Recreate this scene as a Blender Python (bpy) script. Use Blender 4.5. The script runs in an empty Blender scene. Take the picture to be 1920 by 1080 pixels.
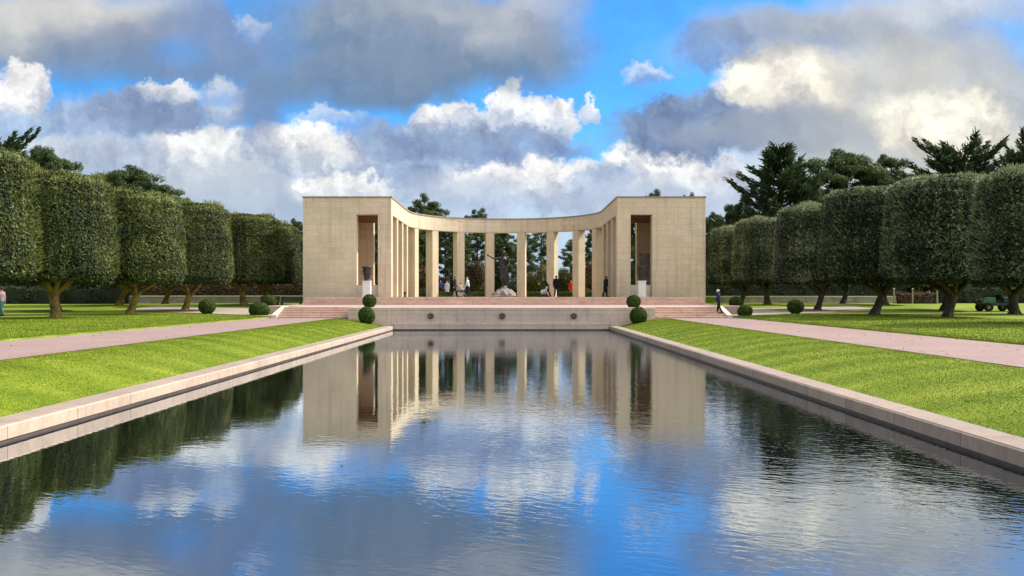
import bpy, math, random
import numpy as np
from mathutils import Vector, Matrix

SC = bpy.context.scene
COL = SC.collection
R = math.radians
F = 1700.0            # focal length in pixels of a 1920 px wide picture
CX, CZ = 0.49, 1.65   # camera x and height over the pool kerb
rng = np.random.default_rng(7)
random.seed(7)


def P(px, py, k):
    """a spot in the place measured off the photograph; k = distance / F"""
    return np.array([CX + (px - 957) * k, F * k, CZ - (py - 555.6) * k])


# ------------------------------------------------------------------ node helpers
class NT:
    def __init__(s, tree):
        s.t = tree; s.n = tree.nodes; s.l = tree.links; s.n.clear()

    def __call__(s, typ, ins=None, **props):
        nd = s.n.new(typ)
        for a, b in props.items():
            setattr(nd, a, b)
        for a, b in (ins or {}).items():
            s.set(nd.inputs[a], b)
        return nd

    def set(s, sock, v):
        if isinstance(v, bpy.types.NodeSocket):
            s.l.new(v, sock)
        elif isinstance(v, bpy.types.Node):
            s.l.new(v.outputs[0], sock)
        else:
            if sock.type == 'RGBA' and len(v) == 3:
                v = (*v, 1)
            sock.default_value = v

    def math(s, op, a, b=0.0, c=None, clamp=False):
        nd = s('ShaderNodeMath', operation=op, use_clamp=clamp)
        s.set(nd.inputs[0], a); s.set(nd.inputs[1], b)
        if c is not None: s.set(nd.inputs[2], c)
        return nd.outputs[0]

    def vmath(s, op, a, b=None, scale=None):
        nd = s('ShaderNodeVectorMath', operation=op)
        s.set(nd.inputs[0], a)
        if b is not None: s.set(nd.inputs[1], b)
        if scale is not None: s.set(nd.inputs['Scale'], scale)
        return nd.outputs['Value'] if op in ('LENGTH', 'DOT_PRODUCT') else nd.outputs[0]

    def noise(s, vec, scale, detail=4, rough=.55, dims='3D', dist=0.0):
        return s('ShaderNodeTexNoise', {'Vector': vec, 'Scale': scale, 'Detail': detail, 'Roughness': rough, 'Distortion': dist}, noise_dimensions=dims)

    def ramp(s, fac, stops, interp='LINEAR'):
        nd = s('ShaderNodeValToRGB'); cr = nd.color_ramp; cr.interpolation = interp
        while len(cr.elements) < len(stops): cr.elements.new(.5)
        for e, (p, c) in zip(cr.elements, stops):
            e.position = p; e.color = (*c, 1) if len(c) == 3 else c
        s.set(nd.inputs[0], fac)
        return nd.outputs[0]

    def mix(s, fac, a, b, blend='MIX'):
        nd = s('ShaderNodeMixRGB', blend_type=blend)
        s.set(nd.inputs[0], fac); s.set(nd.inputs[1], a); s.set(nd.inputs[2], b)
        return nd.outputs[0]

    def mrange(s, v, a, b, c=0.0, d=1.0, interp='LINEAR'):
        nd = s('ShaderNodeMapRange', interpolation_type=interp)
        s.set(nd.inputs[0], v)
        for i, q in enumerate((a, b, c, d)): s.set(nd.inputs[i + 1], q)
        return nd.outputs[0]


def material(name):
    m = bpy.data.materials.new(name); m.use_nodes = True
    return m, NT(m.node_tree)


def finish(nt, color, rough=.8, normal=None, spec=.3, metallic=0.0, rough_sock=None):
    b = nt('ShaderNodeBsdfPrincipled', {'Base Color': color, 'Roughness': rough, 'Specular IOR Level': spec, 'Metallic': metallic})
    if normal is not None: nt.l.new(normal, b.inputs['Normal'])
    nt('ShaderNodeOutputMaterial', {'Surface': b})


def plain(name, col, rough=.7, var=.15, scale=8.0, metallic=0.0, spec=.3, bump=0.0):
    m, nt = material(name)
    tc = nt('ShaderNodeTexCoord').outputs['Object']
    n = nt.noise(tc, scale, 5, .6)
    c = nt.ramp(n, [(.25, [x * (1 - var) for x in col]), (.75, [min(1, x * (1 + var)) for x in col])])
    nrm = None
    if bump:
        nrm = nt('ShaderNodeBump', {'Height': nt.noise(tc, scale * 6, 4), 'Strength': bump, 'Distance': .02}).outputs[0]
    finish(nt, c, rough, nrm, spec, metallic)
    return m


def ashlar(name, c1, c2, cm, bw=1.1, bh=.5, stain=.2, rough=.85, mortar=.012):
    """dressed stone laid in courses"""
    m, nt = material(name)
    pos = nt('ShaderNodeNewGeometry').outputs['Position']
    sp = nt('ShaderNodeSeparateXYZ', {0: pos})
    u = nt.math('ADD', sp.outputs[0], sp.outputs[1])
    v = nt('ShaderNodeCombineXYZ', {0: u, 1: sp.outputs[2], 2: 0.0})
    br = nt('ShaderNodeTexBrick', {'Vector': v.outputs[0], 'Color1': (*c1, 1), 'Color2': (*c2, 1), 'Mortar': (*cm, 1), 'Scale': 1.0,
                                  'Mortar Size': mortar, 'Mortar Smooth': .3, 'Bias': 0.0, 'Brick Width': bw, 'Row Height': bh})
    n1 = nt.noise(pos, .35, 6, .65); n2 = nt.noise(pos, 9.0, 4, .6)
    c = nt.mix(1.0, br.outputs[0], nt.ramp(n1, [(.3, (1 - stain,) * 3), (.7, (1.08, 1.06, 1.03))]), 'MULTIPLY')
    c = nt.mix(1.0, c, nt.ramp(n2, [(.25, (.88, .88, .88)), (.75, (1.1, 1.1, 1.1))]), 'MULTIPLY')
    # rain streaks: stretched downwards
    st = nt.noise(nt.vmath('MULTIPLY', pos, (2.2, 2.2, .12)), 1.0, 5, .65)
    c = nt.mix(1.0, c, nt.ramp(st, [(.30, (.80, .78, .76)), (.5, (1, 1, 1))]), 'MULTIPLY')
    bp = nt('ShaderNodeBump', {'Height': nt.math('ADD', nt.math('MULTIPLY', br.outputs['Fac'], -.6), nt.math('MULTIPLY', n2, .5)), 'Strength': .35, 'Distance': .02})
    finish(nt, c, rough, bp.outputs[0], .25)
    return m


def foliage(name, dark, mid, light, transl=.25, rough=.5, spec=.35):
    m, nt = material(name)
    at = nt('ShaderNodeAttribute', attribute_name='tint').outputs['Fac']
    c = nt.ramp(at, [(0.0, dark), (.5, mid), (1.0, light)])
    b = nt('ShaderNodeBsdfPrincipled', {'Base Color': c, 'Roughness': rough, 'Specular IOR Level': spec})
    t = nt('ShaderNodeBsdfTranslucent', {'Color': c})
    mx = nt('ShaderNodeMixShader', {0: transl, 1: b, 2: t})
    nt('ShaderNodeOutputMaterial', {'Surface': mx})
    return m


# ------------------------------------------------------------------ mesh helpers
class MB:
    """collects verts and faces that become ONE mesh object"""
    def __init__(s): s.v = []; s.f = []; s.t = []; s.n = 0

    def add(s, v, f, tint=None):
        v = np.asarray(v, float).reshape(-1, 3); f = np.asarray(f, int)
        s.v.append(v); s.f.append(f + s.n)
        s.t.append(np.full(len(v), .5) if tint is None else np.broadcast_to(tint, len(v)).astype(float))
        s.n += len(v)
        return s

    def box(s, x0, x1, y0, y1, z0, z1):
        v = [(x, y, z) for z in (z0, z1) for y in (y0, y1) for x in (x0, x1)]
        return s.add(v, [(0, 2, 3, 1), (4, 5, 7, 6), (0, 1, 5, 4), (2, 6, 7, 3), (0, 4, 6, 2), (1, 3, 7, 5)])

    def tube(s, pts, rad, n=8, cap=True):
        pts = np.asarray(pts, float); m = len(pts)
        rad = np.broadcast_to(np.asarray(rad, float), (m,))
        tan = np.gradient(pts, axis=0); tan /= np.linalg.norm(tan, axis=1)[:, None] + 1e-9
        up = np.array([0, 0, 1.0]) if abs(tan[0][2]) < .9 else np.array([1.0, 0, 0])
        vs = []
        for i in range(m):
            a = np.cross(tan[i], up); a /= np.linalg.norm(a) + 1e-9
            b = np.cross(tan[i], a); up = -np.cross(tan[i], a) if False else up
            th = np.arange(n) * 2 * math.pi / n
            vs.append(pts[i] + rad[i] * (np.cos(th)[:, None] * a + np.sin(th)[:, None] * b))
        vs = np.concatenate(vs); fs = []
        for i in range(m - 1):
            for j in range(n):
                fs.append((i * n + j, i * n + (j + 1) % n, (i + 1) * n + (j + 1) % n, (i + 1) * n + j))
        s.add(vs, fs)
        if cap:
            for base, ring in ((pts[0], vs[:n]), (pts[-1], vs[-n:])):
                s.add(np.vstack([ring, base[None]]), [(j, (j + 1) % n, n, n) for j in range(n)])
        return s

    def lathe(s, prof, c=(0, 0, 0), n=24, sx=1.0, sy=1.0):
        c = np.asarray(c, float); vs = []; fs = []
        th = np.arange(n) * 2 * math.pi / n
        for r, z in prof:
            vs.append(np.stack([c[0] + sx * r * np.cos(th), c[1] + sy * r * np.sin(th), np.full(n, c[2] + z)], 1))
        for i in range(len(prof) - 1):
            for j in range(n):
                fs.append((i * n + j, i * n + (j + 1) % n, (i + 1) * n + (j + 1) % n, (i + 1) * n + j))
        return s.add(np.concatenate(vs), fs)

    def ball(s, c, rx, ry=None, rz=None, n=16, m=10):
        ry = rx if ry is None else ry; rz = rx if rz is None else rz
        pr = [(max(1e-4, math.sin(math.pi * i / m)), -math.cos(math.pi * i / m)) for i in range(m + 1)]
        v0 = s.n
        s.lathe(pr, (0, 0, 0), n)
        s.v[-1] = s.v[-1] * np.array([rx, ry, rz]) + np.asarray(c, float)
        return s

    def capsule(s, a, ra, b, rb, n=12, sq=(1, 1)):
        """tapered limb with round ends"""
        a = np.asarray(a, float); b = np.asarray(b, float)
        d = b - a; L = np.linalg.norm(d) + 1e-9; d /= L
        up = np.array([0, 1.0, 0]) if abs(d[1]) < .9 else np.array([1.0, 0, 0])
        u = np.cross(up, d); u /= np.linalg.norm(u); w = np.cross(d, u)
        prof = [(ra * math.sin(t), -ra * math.cos(t)) for t in (0.02, .5, 1.05, 1.57)] + [(rb * math.cos(t), L + rb * math.sin(t)) for t in (0, .5, 1.05, 1.55)]
        th = np.arange(n) * 2 * math.pi / n; vs = []; fs = []
        for r, h in prof:
            vs.append(a + d * h + r * (sq[0] * np.cos(th)[:, None] * u + sq[1] * np.sin(th)[:, None] * w))
        for i in range(len(prof) - 1):
            for j in range(n):
                fs.append((i * n + j, i * n + (j + 1) % n, (i + 1) * n + (j + 1) % n, (i + 1) * n + j))
        return s.add(np.concatenate(vs), fs)

    def cards(s, c, nrm, lx, ly, tint, spread=.6):
        """one leaf (a diamond quad) per centre"""
        c = np.asarray(c, float); N = len(c)
        d = np.asarray(nrm, float) + rng.normal(0, spread, (N, 3)); d /= np.linalg.norm(d, axis=1)[:, None] + 1e-9
        a = np.cross(d, rng.normal(0, 1, (N, 3))); a /= np.linalg.norm(a, axis=1)[:, None] + 1e-9
        b = np.cross(d, a)
        lx = np.broadcast_to(np.asarray(lx, float), (N,))[:, None]; ly = np.broadcast_to(np.asarray(ly, float), (N,))[:, None]
        v = np.stack([c - a * lx, c - b * ly + a * lx * .1, c + a * lx, c + b * ly + a * lx * .1], 1).reshape(-1, 3)
        f = np.arange(N * 4).reshape(N, 4)
        s.v.append(v); s.f.append(f + s.n); s.t.append(np.repeat(np.broadcast_to(tint, (N,)), 4)); s.n += len(v)
        return s

    def blades(s, base, dirv, length, width, tint):
        """needle-like leaves: a narrow quad from base along dirv"""
        N = len(base); dirv = dirv / (np.linalg.norm(dirv, axis=1)[:, None] + 1e-9)
        a = np.cross(dirv, rng.normal(0, 1, (N, 3))); a /= np.linalg.norm(a, axis=1)[:, None] + 1e-9
        L = np.broadcast_to(np.asarray(length, float), (N,))[:, None]; w = np.broadcast_to(np.asarray(width, float), (N,))[:, None]
        v = np.stack([base - a * w, base + a * w, base + dirv * L + a * w * .35, base + dirv * L - a * w * .35], 1).reshape(-1, 3)
        s.v.append(v); s.f.append(np.arange(N * 4).reshape(N, 4) + s.n); s.t.append(np.repeat(np.broadcast_to(tint, (N,)), 4)); s.n += len(v)
        return s

    def mesh(s, name, mat, smooth=False, offset=None):
        v = np.concatenate(s.v); 
        if offset is not None: v = v - np.asarray(offset, float)
        tris = []; 
        allf = []
        for f in s.f:
            if f.ndim == 1: f = f.reshape(1, -1)
            allf.append(f)
        me = bpy.data.meshes.new(name)
        if all(f.shape[1] == 4 for f in allf):
            q = np.concatenate(allf)
            tri = q[:, 3] == q[:, 2]
            nt = int(tri.sum())
            loops = np.where(tri, 3, 4)
            start = np.concatenate([[0], np.cumsum(loops)[:-1]])
            flat = q.reshape(-1)
            if nt:
                keep = np.ones_like(q, bool); keep[tri, 3] = False
                flat = flat[keep.reshape(-1)]
            me.vertices.add(len(v)); me.vertices.foreach_set('co', v.reshape(-1))
            me.loops.add(len(flat)); me.loops.foreach_set('vertex_index', flat.astype(np.int32))
            me.polygons.add(len(q)); me.polygons.foreach_set('loop_start', start.astype(np.int32))
            me.update(calc_edges=True)
        else:
            me.from_pydata(v.tolist(), [], [tuple(int(i) for i in r) for f in allf for r in f])
        at = me.attributes.new('tint', 'FLOAT', 'POINT'); at.data.foreach_set('value', np.concatenate(s.t).astype(np.float32))
        me.polygons.foreach_set('use_smooth', np.full(len(me.polygons), bool(smooth)))
        me.validate()
        me.materials.append(mat)
        return me

    def build(s, name, mat, parent=None, smooth=False, offset=None, loc=None):
        o = bpy.data.objects.new(name, s.mesh(name, mat, smooth, offset)); COL.objects.link(o)
        if parent is not None: o.parent = parent
        if loc is not None: o.location = loc
        return o


def bevel(o, w=.01, seg=2):
    b = o.modifiers.new('bevel', 'BEVEL'); b.width = w; b.segments = seg; b.limit_method = 'ANGLE'
    return o


def tag(o, label, cat, group=None):
    o['label'] = label; o['category'] = cat
    if group: o['group'] = group
    return o


def struct(o):
    o['kind'] = 'structure'; return o


def stuff(o):
    o['kind'] = 'stuff'; return o


def thing(name, label, cat, loc=(0, 0, 0), rz=0.0, group=None):
    o = bpy.data.objects.new(name, None); COL.objects.link(o)
    o.empty_display_size = .3
    o.location = [float(q) for q in loc]; o.rotation_euler = (0, 0, rz)
    return tag(o, label, cat, group)


def dup(root, loc, rz=0.0, scale=None, label=None, group=None):
    r = root.copy(); COL.objects.link(r); r.location = [float(q) for q in loc]; r.rotation_euler = (0, 0, rz)
    if scale is not None: r.scale = scale
    if label: r['label'] = label
    if group: r['group'] = group
    for ch in list(root.children):
        c = ch.copy(); COL.objects.link(c); c.parent = r
        for g in list(ch.children):
            d = g.copy(); COL.objects.link(d); d.parent = c
    return r


# ------------------------------------------------------------------ camera, sun, sky
cam = bpy.data.objects.new('camera', bpy.data.cameras.new('camera')); COL.objects.link(cam)
cam.location = (CX, 0, CZ); cam.rotation_euler = (R(90), 0, 0)
cam.data.sensor_width = 36; cam.data.lens = F / 1920 * 36
cam.data.shift_x = 3 / 1920; cam.data.shift_y = 15.6 / 1920
cam.data.clip_start = .1; cam.data.clip_end = 6000
SC.camera = cam

SUN_EL = R(45); SUN_H = (0.93, 0.37)
sd = Vector((SUN_H[0] * math.cos(SUN_EL), SUN_H[1] * math.cos(SUN_EL), math.sin(SUN_EL))).normalized()
sun = bpy.data.objects.new('sun', bpy.data.lights.new('sun', 'SUN')); COL.objects.link(sun)
sun.data.energy = 3.4; sun.data.angle = R(.6); sun.data.color = (1.0, .92, .78)
sun.rotation_euler = sd.to_track_quat('Z', 'Y').to_euler()
sun.location = (40, -20, 60)

SC.view_settings.view_transform = 'Standard'; SC.view_settings.look = 'None'
SC.view_settings.gamma = 1.0; EXPO = .82; SC.view_settings.exposure = EXPO
SC.view_settings.use_curve_mapping = False
SC.cycles.max_bounces = 6; SC.cycles.diffuse_bounces = 3; SC.cycles.glossy_bounces = 3; SC.cycles.transmission_bounces = 3
SC.cycles.caustics_reflective = False; SC.cycles.caustics_refractive = False


def lin(c):
    return tuple(((x / 255) / 12.92 if x / 255 <= .04045 else ((x / 255 + .055) / 1.055) ** 2.4) for x in c)


def build_sky():
    w = bpy.data.worlds.new('World'); SC.world = w; w.use_nodes = True
    nt = NT(w.node_tree)
    STR = .1 * 2 ** EXPO
    d = nt('ShaderNodeTexCoord').outputs['Generated']
    sky = nt('ShaderNodeTexSky', sky_type='NISHITA', sun_disc=False, sun_elevation=SUN_EL,
             sun_rotation=math.atan2(SUN_H[0], SUN_H[1]), altitude=50, air_density=1.0, dust_density=.6, ozone_density=2.2)
    s = nt('ShaderNodeSeparateXYZ', {0: d})
    dx, dy, dz = s.outputs
    # bearing clouds are laid out on: a plane ahead of the terrace for the forward half, folded round for the rest
    den = nt.math('MAXIMUM', nt.math('ABSOLUTE', dy), .22)
    u = nt.math('DIVIDE', dx, den); v = nt.math('DIVIDE', dz, den)
    p0 = nt('ShaderNodeCombineXYZ', {0: nt.math('MULTIPLY', u, 17.0), 1: nt.math('MULTIPLY', v, 17.0), 2: 0.0}).outputs[0]
    # units of 100 px; (0, 0) is straight ahead on the horizon
    def warp(scale, amp, detail, rough):
        n = nt.noise(p0, scale, detail, rough)
        return nt.vmath('SCALE', nt.vmath('SUBTRACT', n.outputs['Color'], (.5, .5, .5)), scale=amp)
    w1 = warp(.55, 1.3, 3, .5)
    w2 = warp(2.1, 1.0, 9, .64)
    soft = nt.vmath('ADD', p0, nt.vmath('ADD', w1, nt.vmath('SCALE', w2, scale=.28)))
    bill = nt.vmath('ADD', p0, nt.vmath('ADD', nt.vmath('SCALE', w1, scale=.35), w2))
    nfin = nt.noise(soft, 1.3, 8, .6).outputs['Fac']
    # relief: density here minus density a step towards the sun (right and up)
    nA = nt.noise(bill, 1.05, 6, .58).outputs['Fac']
    nB = nt.noise(nt.vmath('ADD', bill, (.22, .26, 0)), 1.05, 6, .58).outputs['Fac']
    relief = nt.math('SUBTRACT', nA, nB)
    # blue air
    col = nt.mix(1.0, sky.outputs[0], (.27, .74, 1.16), 'MULTIPLY')
    horizon = nt.mrange(v, 0.0, .22, 1.0, 0.0, 'SMOOTHSTEP')
    col = nt.mix(nt.math('MULTIPLY', horizon, .45), col, tuple(x / STR for x in lin((190, 212, 240))))
    # generic cover out of view, brightened to fill the shaded building fronts
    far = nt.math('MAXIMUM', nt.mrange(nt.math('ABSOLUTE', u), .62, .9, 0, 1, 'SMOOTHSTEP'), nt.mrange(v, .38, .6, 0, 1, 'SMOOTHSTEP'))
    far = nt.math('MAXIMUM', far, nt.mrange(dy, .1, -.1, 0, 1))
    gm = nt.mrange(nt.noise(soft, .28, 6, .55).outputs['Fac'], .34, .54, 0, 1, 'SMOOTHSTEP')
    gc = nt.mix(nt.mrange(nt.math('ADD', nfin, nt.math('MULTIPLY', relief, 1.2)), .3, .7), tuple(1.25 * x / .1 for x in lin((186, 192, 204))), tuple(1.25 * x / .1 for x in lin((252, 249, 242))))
    side = nt.mrange(dx, -.75, .75, .42, 1.65, 'SMOOTHSTEP')        # added skew: unseen cover brighter right, dimmer left, to darken left sides
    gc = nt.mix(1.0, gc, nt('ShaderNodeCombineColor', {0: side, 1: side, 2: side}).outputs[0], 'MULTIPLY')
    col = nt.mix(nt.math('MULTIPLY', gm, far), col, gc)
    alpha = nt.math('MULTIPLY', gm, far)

    def layer(cx, cy, rx, ry, top, bot, op=1.0, edge=.35, kind='b', rot=0.0, split=0.0, width=.9, grain=.6):
        nonlocal col, alpha
        if kind == 'b': edge *= .62
        L = ((cx - 957) / 100, (555.6 - cy) / 100, 0)
        mp = nt('ShaderNodeMapping', {'Vector': bill if kind == 'b' else soft, 'Location': L, 'Rotation': (0, 0, R(rot)), 'Scale': (rx / 100, ry / 100, 1)}, vector_type='TEXTURE')
        r = nt.vmath('LENGTH', mp.outputs[0])
        m = nt.mrange(r, 1 + edge, 1 - edge, 0, op, 'SMOOTHSTEP')
        ly = nt('ShaderNodeSeparateXYZ', {0: mp.outputs[0]}).outputs[1]
        if kind == 's': grain *= .6
        sh = nt.math('ADD', nt.math('MULTIPLY_ADD', nfin, grain, ly), nt.math('MULTIPLY', relief, 2.4 * grain))
        c = nt.mix(nt.mrange(sh, split - width + grain * .5, split + width + grain * .5, 0, 1, 'SMOOTHSTEP'),
                   tuple(x / STR for x in lin(bot)), tuple(x / STR for x in lin(top)))
        col = nt.mix(m, col, c)
        alpha = nt.math('MAXIMUM', alpha, m) if kind == 'b' else nt.math('MULTIPLY', alpha, nt.math('MULTIPLY_ADD', m, -.85, 1.0))
    W = (250, 250, 250); 
    # --- far veil and haze banks
    layer(300, 400, 520, 130, (204, 213, 225), (178, 194, 217), .85, .5, 's')
    layer(1000, 440, 560, 110, (214, 222, 234), (196, 210, 230), .75, .5, 's')
    layer(1760, 330, 420, 190, (226, 222, 208), (200, 204, 206), .95, .5, 's')
    layer(120, 250, 260, 65, (190, 202, 220), (160, 179, 208), .8, .6, 'b')
    layer(100, 300, 160, 40, (214, 221, 230), (176, 192, 216), .8, .5, 'b')
    # --- low cumulus bank on the left
    layer(380, 310, 130, 75, (246, 246, 244), (190, 203, 220), .95, .3, 'b', 0, .1)
    layer(470, 370, 250, 55, (198, 209, 223), (172, 190, 214), .9, .5, 's')
    layer(505, 268, 60, 30, (168, 186, 214), (150, 172, 206), .8, .4, 'b')
    layer(600, 295, 125, 58, (250, 249, 246), (178, 194, 216), 1, .3, 'b', -14, .0)
    layer(790, 320, 130, 48, (176, 192, 218), (146, 168, 204), .9, .5, 'b')
    layer(700, 265, 60, 40, (150, 172, 208), (140, 163, 202), .7, .5, 'b')
    layer(640, 362, 95, 30, (250, 250, 248), (205, 215, 230), .95, .4, 'b')
    layer(215, 300, 110, 40, (188, 200, 220), (168, 186, 212), .8, .5, 'b')
    # --- low cumulus bank in the middle and right of it
    layer(1010, 345, 175, 52, (252, 252, 251), (176, 194, 220), 1, .3, 'b', 0, -.15)
    layer(850, 372, 90, 36, (215, 224, 236), (178, 196, 222), .8, .5, 's')
    layer(1225, 318, 105, 58, (253, 252, 250), (190, 205, 226), 1, .25, 'b', 0, -.2)
    layer(1330, 345, 100, 52, (244, 244, 244), (180, 196, 220), .95, .35, 'b')
    layer(1120, 355, 60, 50, (170, 190, 220), (150, 174, 210), .8, .4, 'b', 30)
    layer(1240, 390, 200, 45, (196, 208, 226), (184, 200, 224), .75, .5, 's')
    # --- cumulus in the middle
    layer(760, 270, 80, 42, (160, 178, 208), (148, 168, 200), .85, .4, 'b')
    layer(845, 235, 78, 42, (252, 251, 250), (168, 186, 212), 1, .3, 'b', 0, .1)
    layer(952, 200, 44, 44, (255, 255, 254), (186, 202, 226), 1, .22, 'b', 0, -.1)
    layer(900, 250, 80, 40, (214, 222, 234), (150, 171, 204), .9, .4, 'b')
    layer(1025, 222, 62, 42, (253, 253, 252), (180, 197, 222), 1, .22, 'b', 0, -.1)
    layer(1109, 207, 19, 26, (250, 250, 252), (190, 206, 230), .9, .3, 'b')
    layer(920, 272, 170, 36, (150, 170, 202), (140, 162, 198), .92, .45, 'b')
    # --- right: blue-grey bank with its lit head
    layer(1350, 225, 215, 66, (134, 156, 190), (122, 146, 184), 1, .3, 'b', 8)
    layer(1215, 140, 40, 22, (240, 244, 250), (150, 178, 220), .7, .6, 'b')
    layer(1480, 150, 135, 74, (255, 250, 236), (222, 220, 214), 1, .3, 'b', -5, -.45)
    layer(1560, 205, 46, 66, (250, 245, 228), (226, 220, 206), .95, .35, 'b', 20)
    layer(1450, 248, 200, 40, (160, 170, 188), (150, 164, 188), .92, .5, 's')
    layer(1640, 268, 190, 46, (178, 184, 190), (172, 180, 190), .8, .6, 's')
    layer(1670, 150, 100, 100, (222, 220, 214), (204, 205, 202), .85, .5, 's')
    layer(1770, 225, 135, 78, (255, 251, 236), (236, 231, 216), 1, .4, 'b', 0, -.3)
    layer(1890, 170, 80, 70, (190, 190, 190), (168, 174, 184), .8, .5, 's')
    # --- high dark banks
    layer(1660, 45, 320, 60, (222, 219, 212), (166, 172, 182), .85, .55, 's', 6, -.1)
    layer(1800, 100, 150, 30, (168, 172, 178), (162, 168, 176), .6, .7, 's')
    layer(1340, 78, 70, 45, (146, 166, 200), (128, 152, 192), .65, .5, 'b')
    layer(1490, 45, 150, 40, (170, 178, 190), (150, 164, 184), .75, .6, 's')
    layer(1750, 130, 150, 60, (216, 214, 208), (200, 201, 199), .8, .6, 's')
    layer(1770, 232, 120, 66, (255, 251, 236), (238, 233, 218), .9, .4, 'b', 0, -.4)
    layer(60, 40, 330, 75, (216, 215, 211), (152, 165, 184), .97, .45, 's', 0, -.35)
    layer(300, 92, 250, 60, (140, 154, 180), (120, 146, 180), .9, .45, 's')
    layer(415, 45, 100, 50, (140, 164, 202), (128, 155, 200), .6, .6, 's')
    layer(275, 210, 120, 46, (142, 160, 192), (136, 158, 194), .95, .4, 'b')
    layer(315, 168, 62, 24, (246, 244, 242), (176, 190, 212), .9, .4, 'b')
    layer(420, 195, 42, 46, (214, 220, 230), (160, 178, 206), .85, .45, 'b')
    BL = (92, 166, 242)
    layer(330, 92, 52, 20, BL, (110, 165, 232), .55, .6, 's')
    layer(455, 12, 34, 34, BL, BL, .9, .5, 's')
    layer(425, 168, 40, 16, BL, (110, 165, 232), .5, .6, 's')
    layer(38, 165, 52, 52, (252, 250, 248), (206, 214, 226), 1, .3, 'b', 0, -.2)
    layer(500, 190, 46, 74, (132, 152, 186), (122, 146, 184), .85, .5, 's', 10)
    layer(800, 60, 290, 110, (172, 181, 194), (116, 142, 172), .98, .28, 's', -8, .25)
    layer(700, 140, 210, 62, (134, 154, 180), (115, 141, 172), .95, .4, 's')
    layer(985, 30, 125, 62, (206, 209, 212), (158, 170, 190), .8, .5, 's', 38)
    layer(860, 25, 120, 40, (184, 190, 200), (150, 163, 186), .6, .6, 's')
    layer(475, 52, 26, 20, (208, 218, 234), (150, 180, 226), .7, .7, 'b')
    layer(620, 218, 60, 16, (222, 228, 238), (180, 198, 226), .7, .6, 'b')
    # billow relief over all clouds
    k = nt.math('MULTIPLY', nt.math('MULTIPLY', relief, 1.5), nt.math('MAXIMUM', alpha, .25))
    col = nt.mix(1.0, col, nt('ShaderNodeCombineColor', {0: nt.math('ADD', k, 1.0), 1: nt.math('ADD', k, 1.0), 2: nt.math('MULTIPLY_ADD', k, .8, 1.0)}).outputs[0], 'MULTIPLY')
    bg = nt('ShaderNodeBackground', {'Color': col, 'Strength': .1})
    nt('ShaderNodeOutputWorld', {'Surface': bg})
    w.cycles.sampling_method = 'MANUAL'; w.cycles.sample_map_resolution = 512


build_sky()

# ------------------------------------------------------------------ materials
M = {}
M['stone'] = ashlar('limestone', (.665, .56, .40), (.61, .51, .36), (.50, .415, .295), 1.2, .46, .14)
M['column'] = ashlar('column limestone', (.64, .54, .37), (.60, .50, .34), (.50, .42, .29), 4.0, 1.5, .14)
M['granite'] = ashlar('grey pink granite', (.66, .52, .43), (.61, .48, .40), (.47, .37, .31), 1.9, .62, .18)
M['pink'] = ashlar('pink granite', (.60, .42, .335), (.54, .375, .30), (.36, .25, .20), 1.6, .7, .18)
M['kerb'] = ashlar('kerb granite', (.57, .44, .345), (.50, .39, .31), (.31, .24, .20), 1.9, 3.0, .24, .75, .015)
M['cap'] = plain('weathered coping', (.27, .24, .20), .9, .25, 3)
M['paver'] = plain('pink paving', (.36, .255, .22), .85, .12, 2.5, bump=.1)
M['white stone'] = plain('white stone', (.70, .67, .62), .7, .08, 4)
M['pale stone'] = ashlar('pale stone', (.62, .55, .44), (.58, .51, .41), (.5, .44, .36), .9, .5, .1)
M['ceiling'] = plain('brown ceiling', (.28, .18, .11), .8, .15, 4)
M['bronze'] = plain('dark bronze', (.045, .04, .04), .45, .4, 5, metallic=.6, spec=.5, bump=.15)
M['spout'] = plain('weathered bronze', (.11, .09, .08), .6, .3, 8)
M['rock'] = plain('grey stone base', (.25, .215, .195), .85, .3, 3, bump=.4)
M['rubble'] = ashlar('rubble wall stone', (.34, .30, .24), (.24, .215, .18), (.19, .17, .14), .55, .24, .3)
M['rubble light'] = ashlar('pale rubble wall stone', (.42, .38, .28), (.30, .27, .2), (.22, .2, .15), .55, .24, .3)
M['wall cap'] = plain('pale wall coping', (.50, .46, .38), .85, .15, 5)
M['bench'] = plain('dark painted bench', (.012, .022, .02), .5, .2, 10)
M['rubber'] = plain('black rubber', (.012, .012, .012), .8, .2, 10)
M['vehicle green'] = plain('green vehicle paint', (.022, .12, .03), .45, .1, 4, spec=.5)
M['vehicle dark'] = plain('dark vehicle plastic', (.012, .03, .028), .5, .2, 4)
M['vehicle yellow'] = plain('ochre wheel rim', (.30, .18, .04), .5, .2, 4)
M['steel'] = plain('grey steel', (.3, .3, .3), .35, .1, 8, metallic=.8)
M['leaf brown'] = plain('brown leaf', (.03, .02, .012), .6, .3, 30)

# path, gravel
def surface(name, c1, c2, c3, s1, s2, bump=.2, rough=.9):
    m, nt = material(name)
    pos = nt('ShaderNodeNewGeometry').outputs['Position']
    n1 = nt.noise(pos, s1, 6, .6); n2 = nt.noise(pos, s2, 3, .7)
    c = nt.mix(nt.mrange(n1, .3, .7), c1, c2)
    c = nt.mix(nt.mrange(n2, .45, .72), c, c3)
    bp = nt('ShaderNodeBump', {'Height': n2, 'Strength': bump, 'Distance': .02})
    finish(nt, c, rough, bp.outputs[0], .2)
    return m
M['path'] = surface('pink gravel path', (.215, .140, .128), (.27, .185, .170), (.33, .25, .23), .5, 16, .35)
M['gravel'] = surface('grey gravel', (.30, .25, .19), (.35, .30, .23), (.25, .21, .16), .6, 14)

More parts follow.
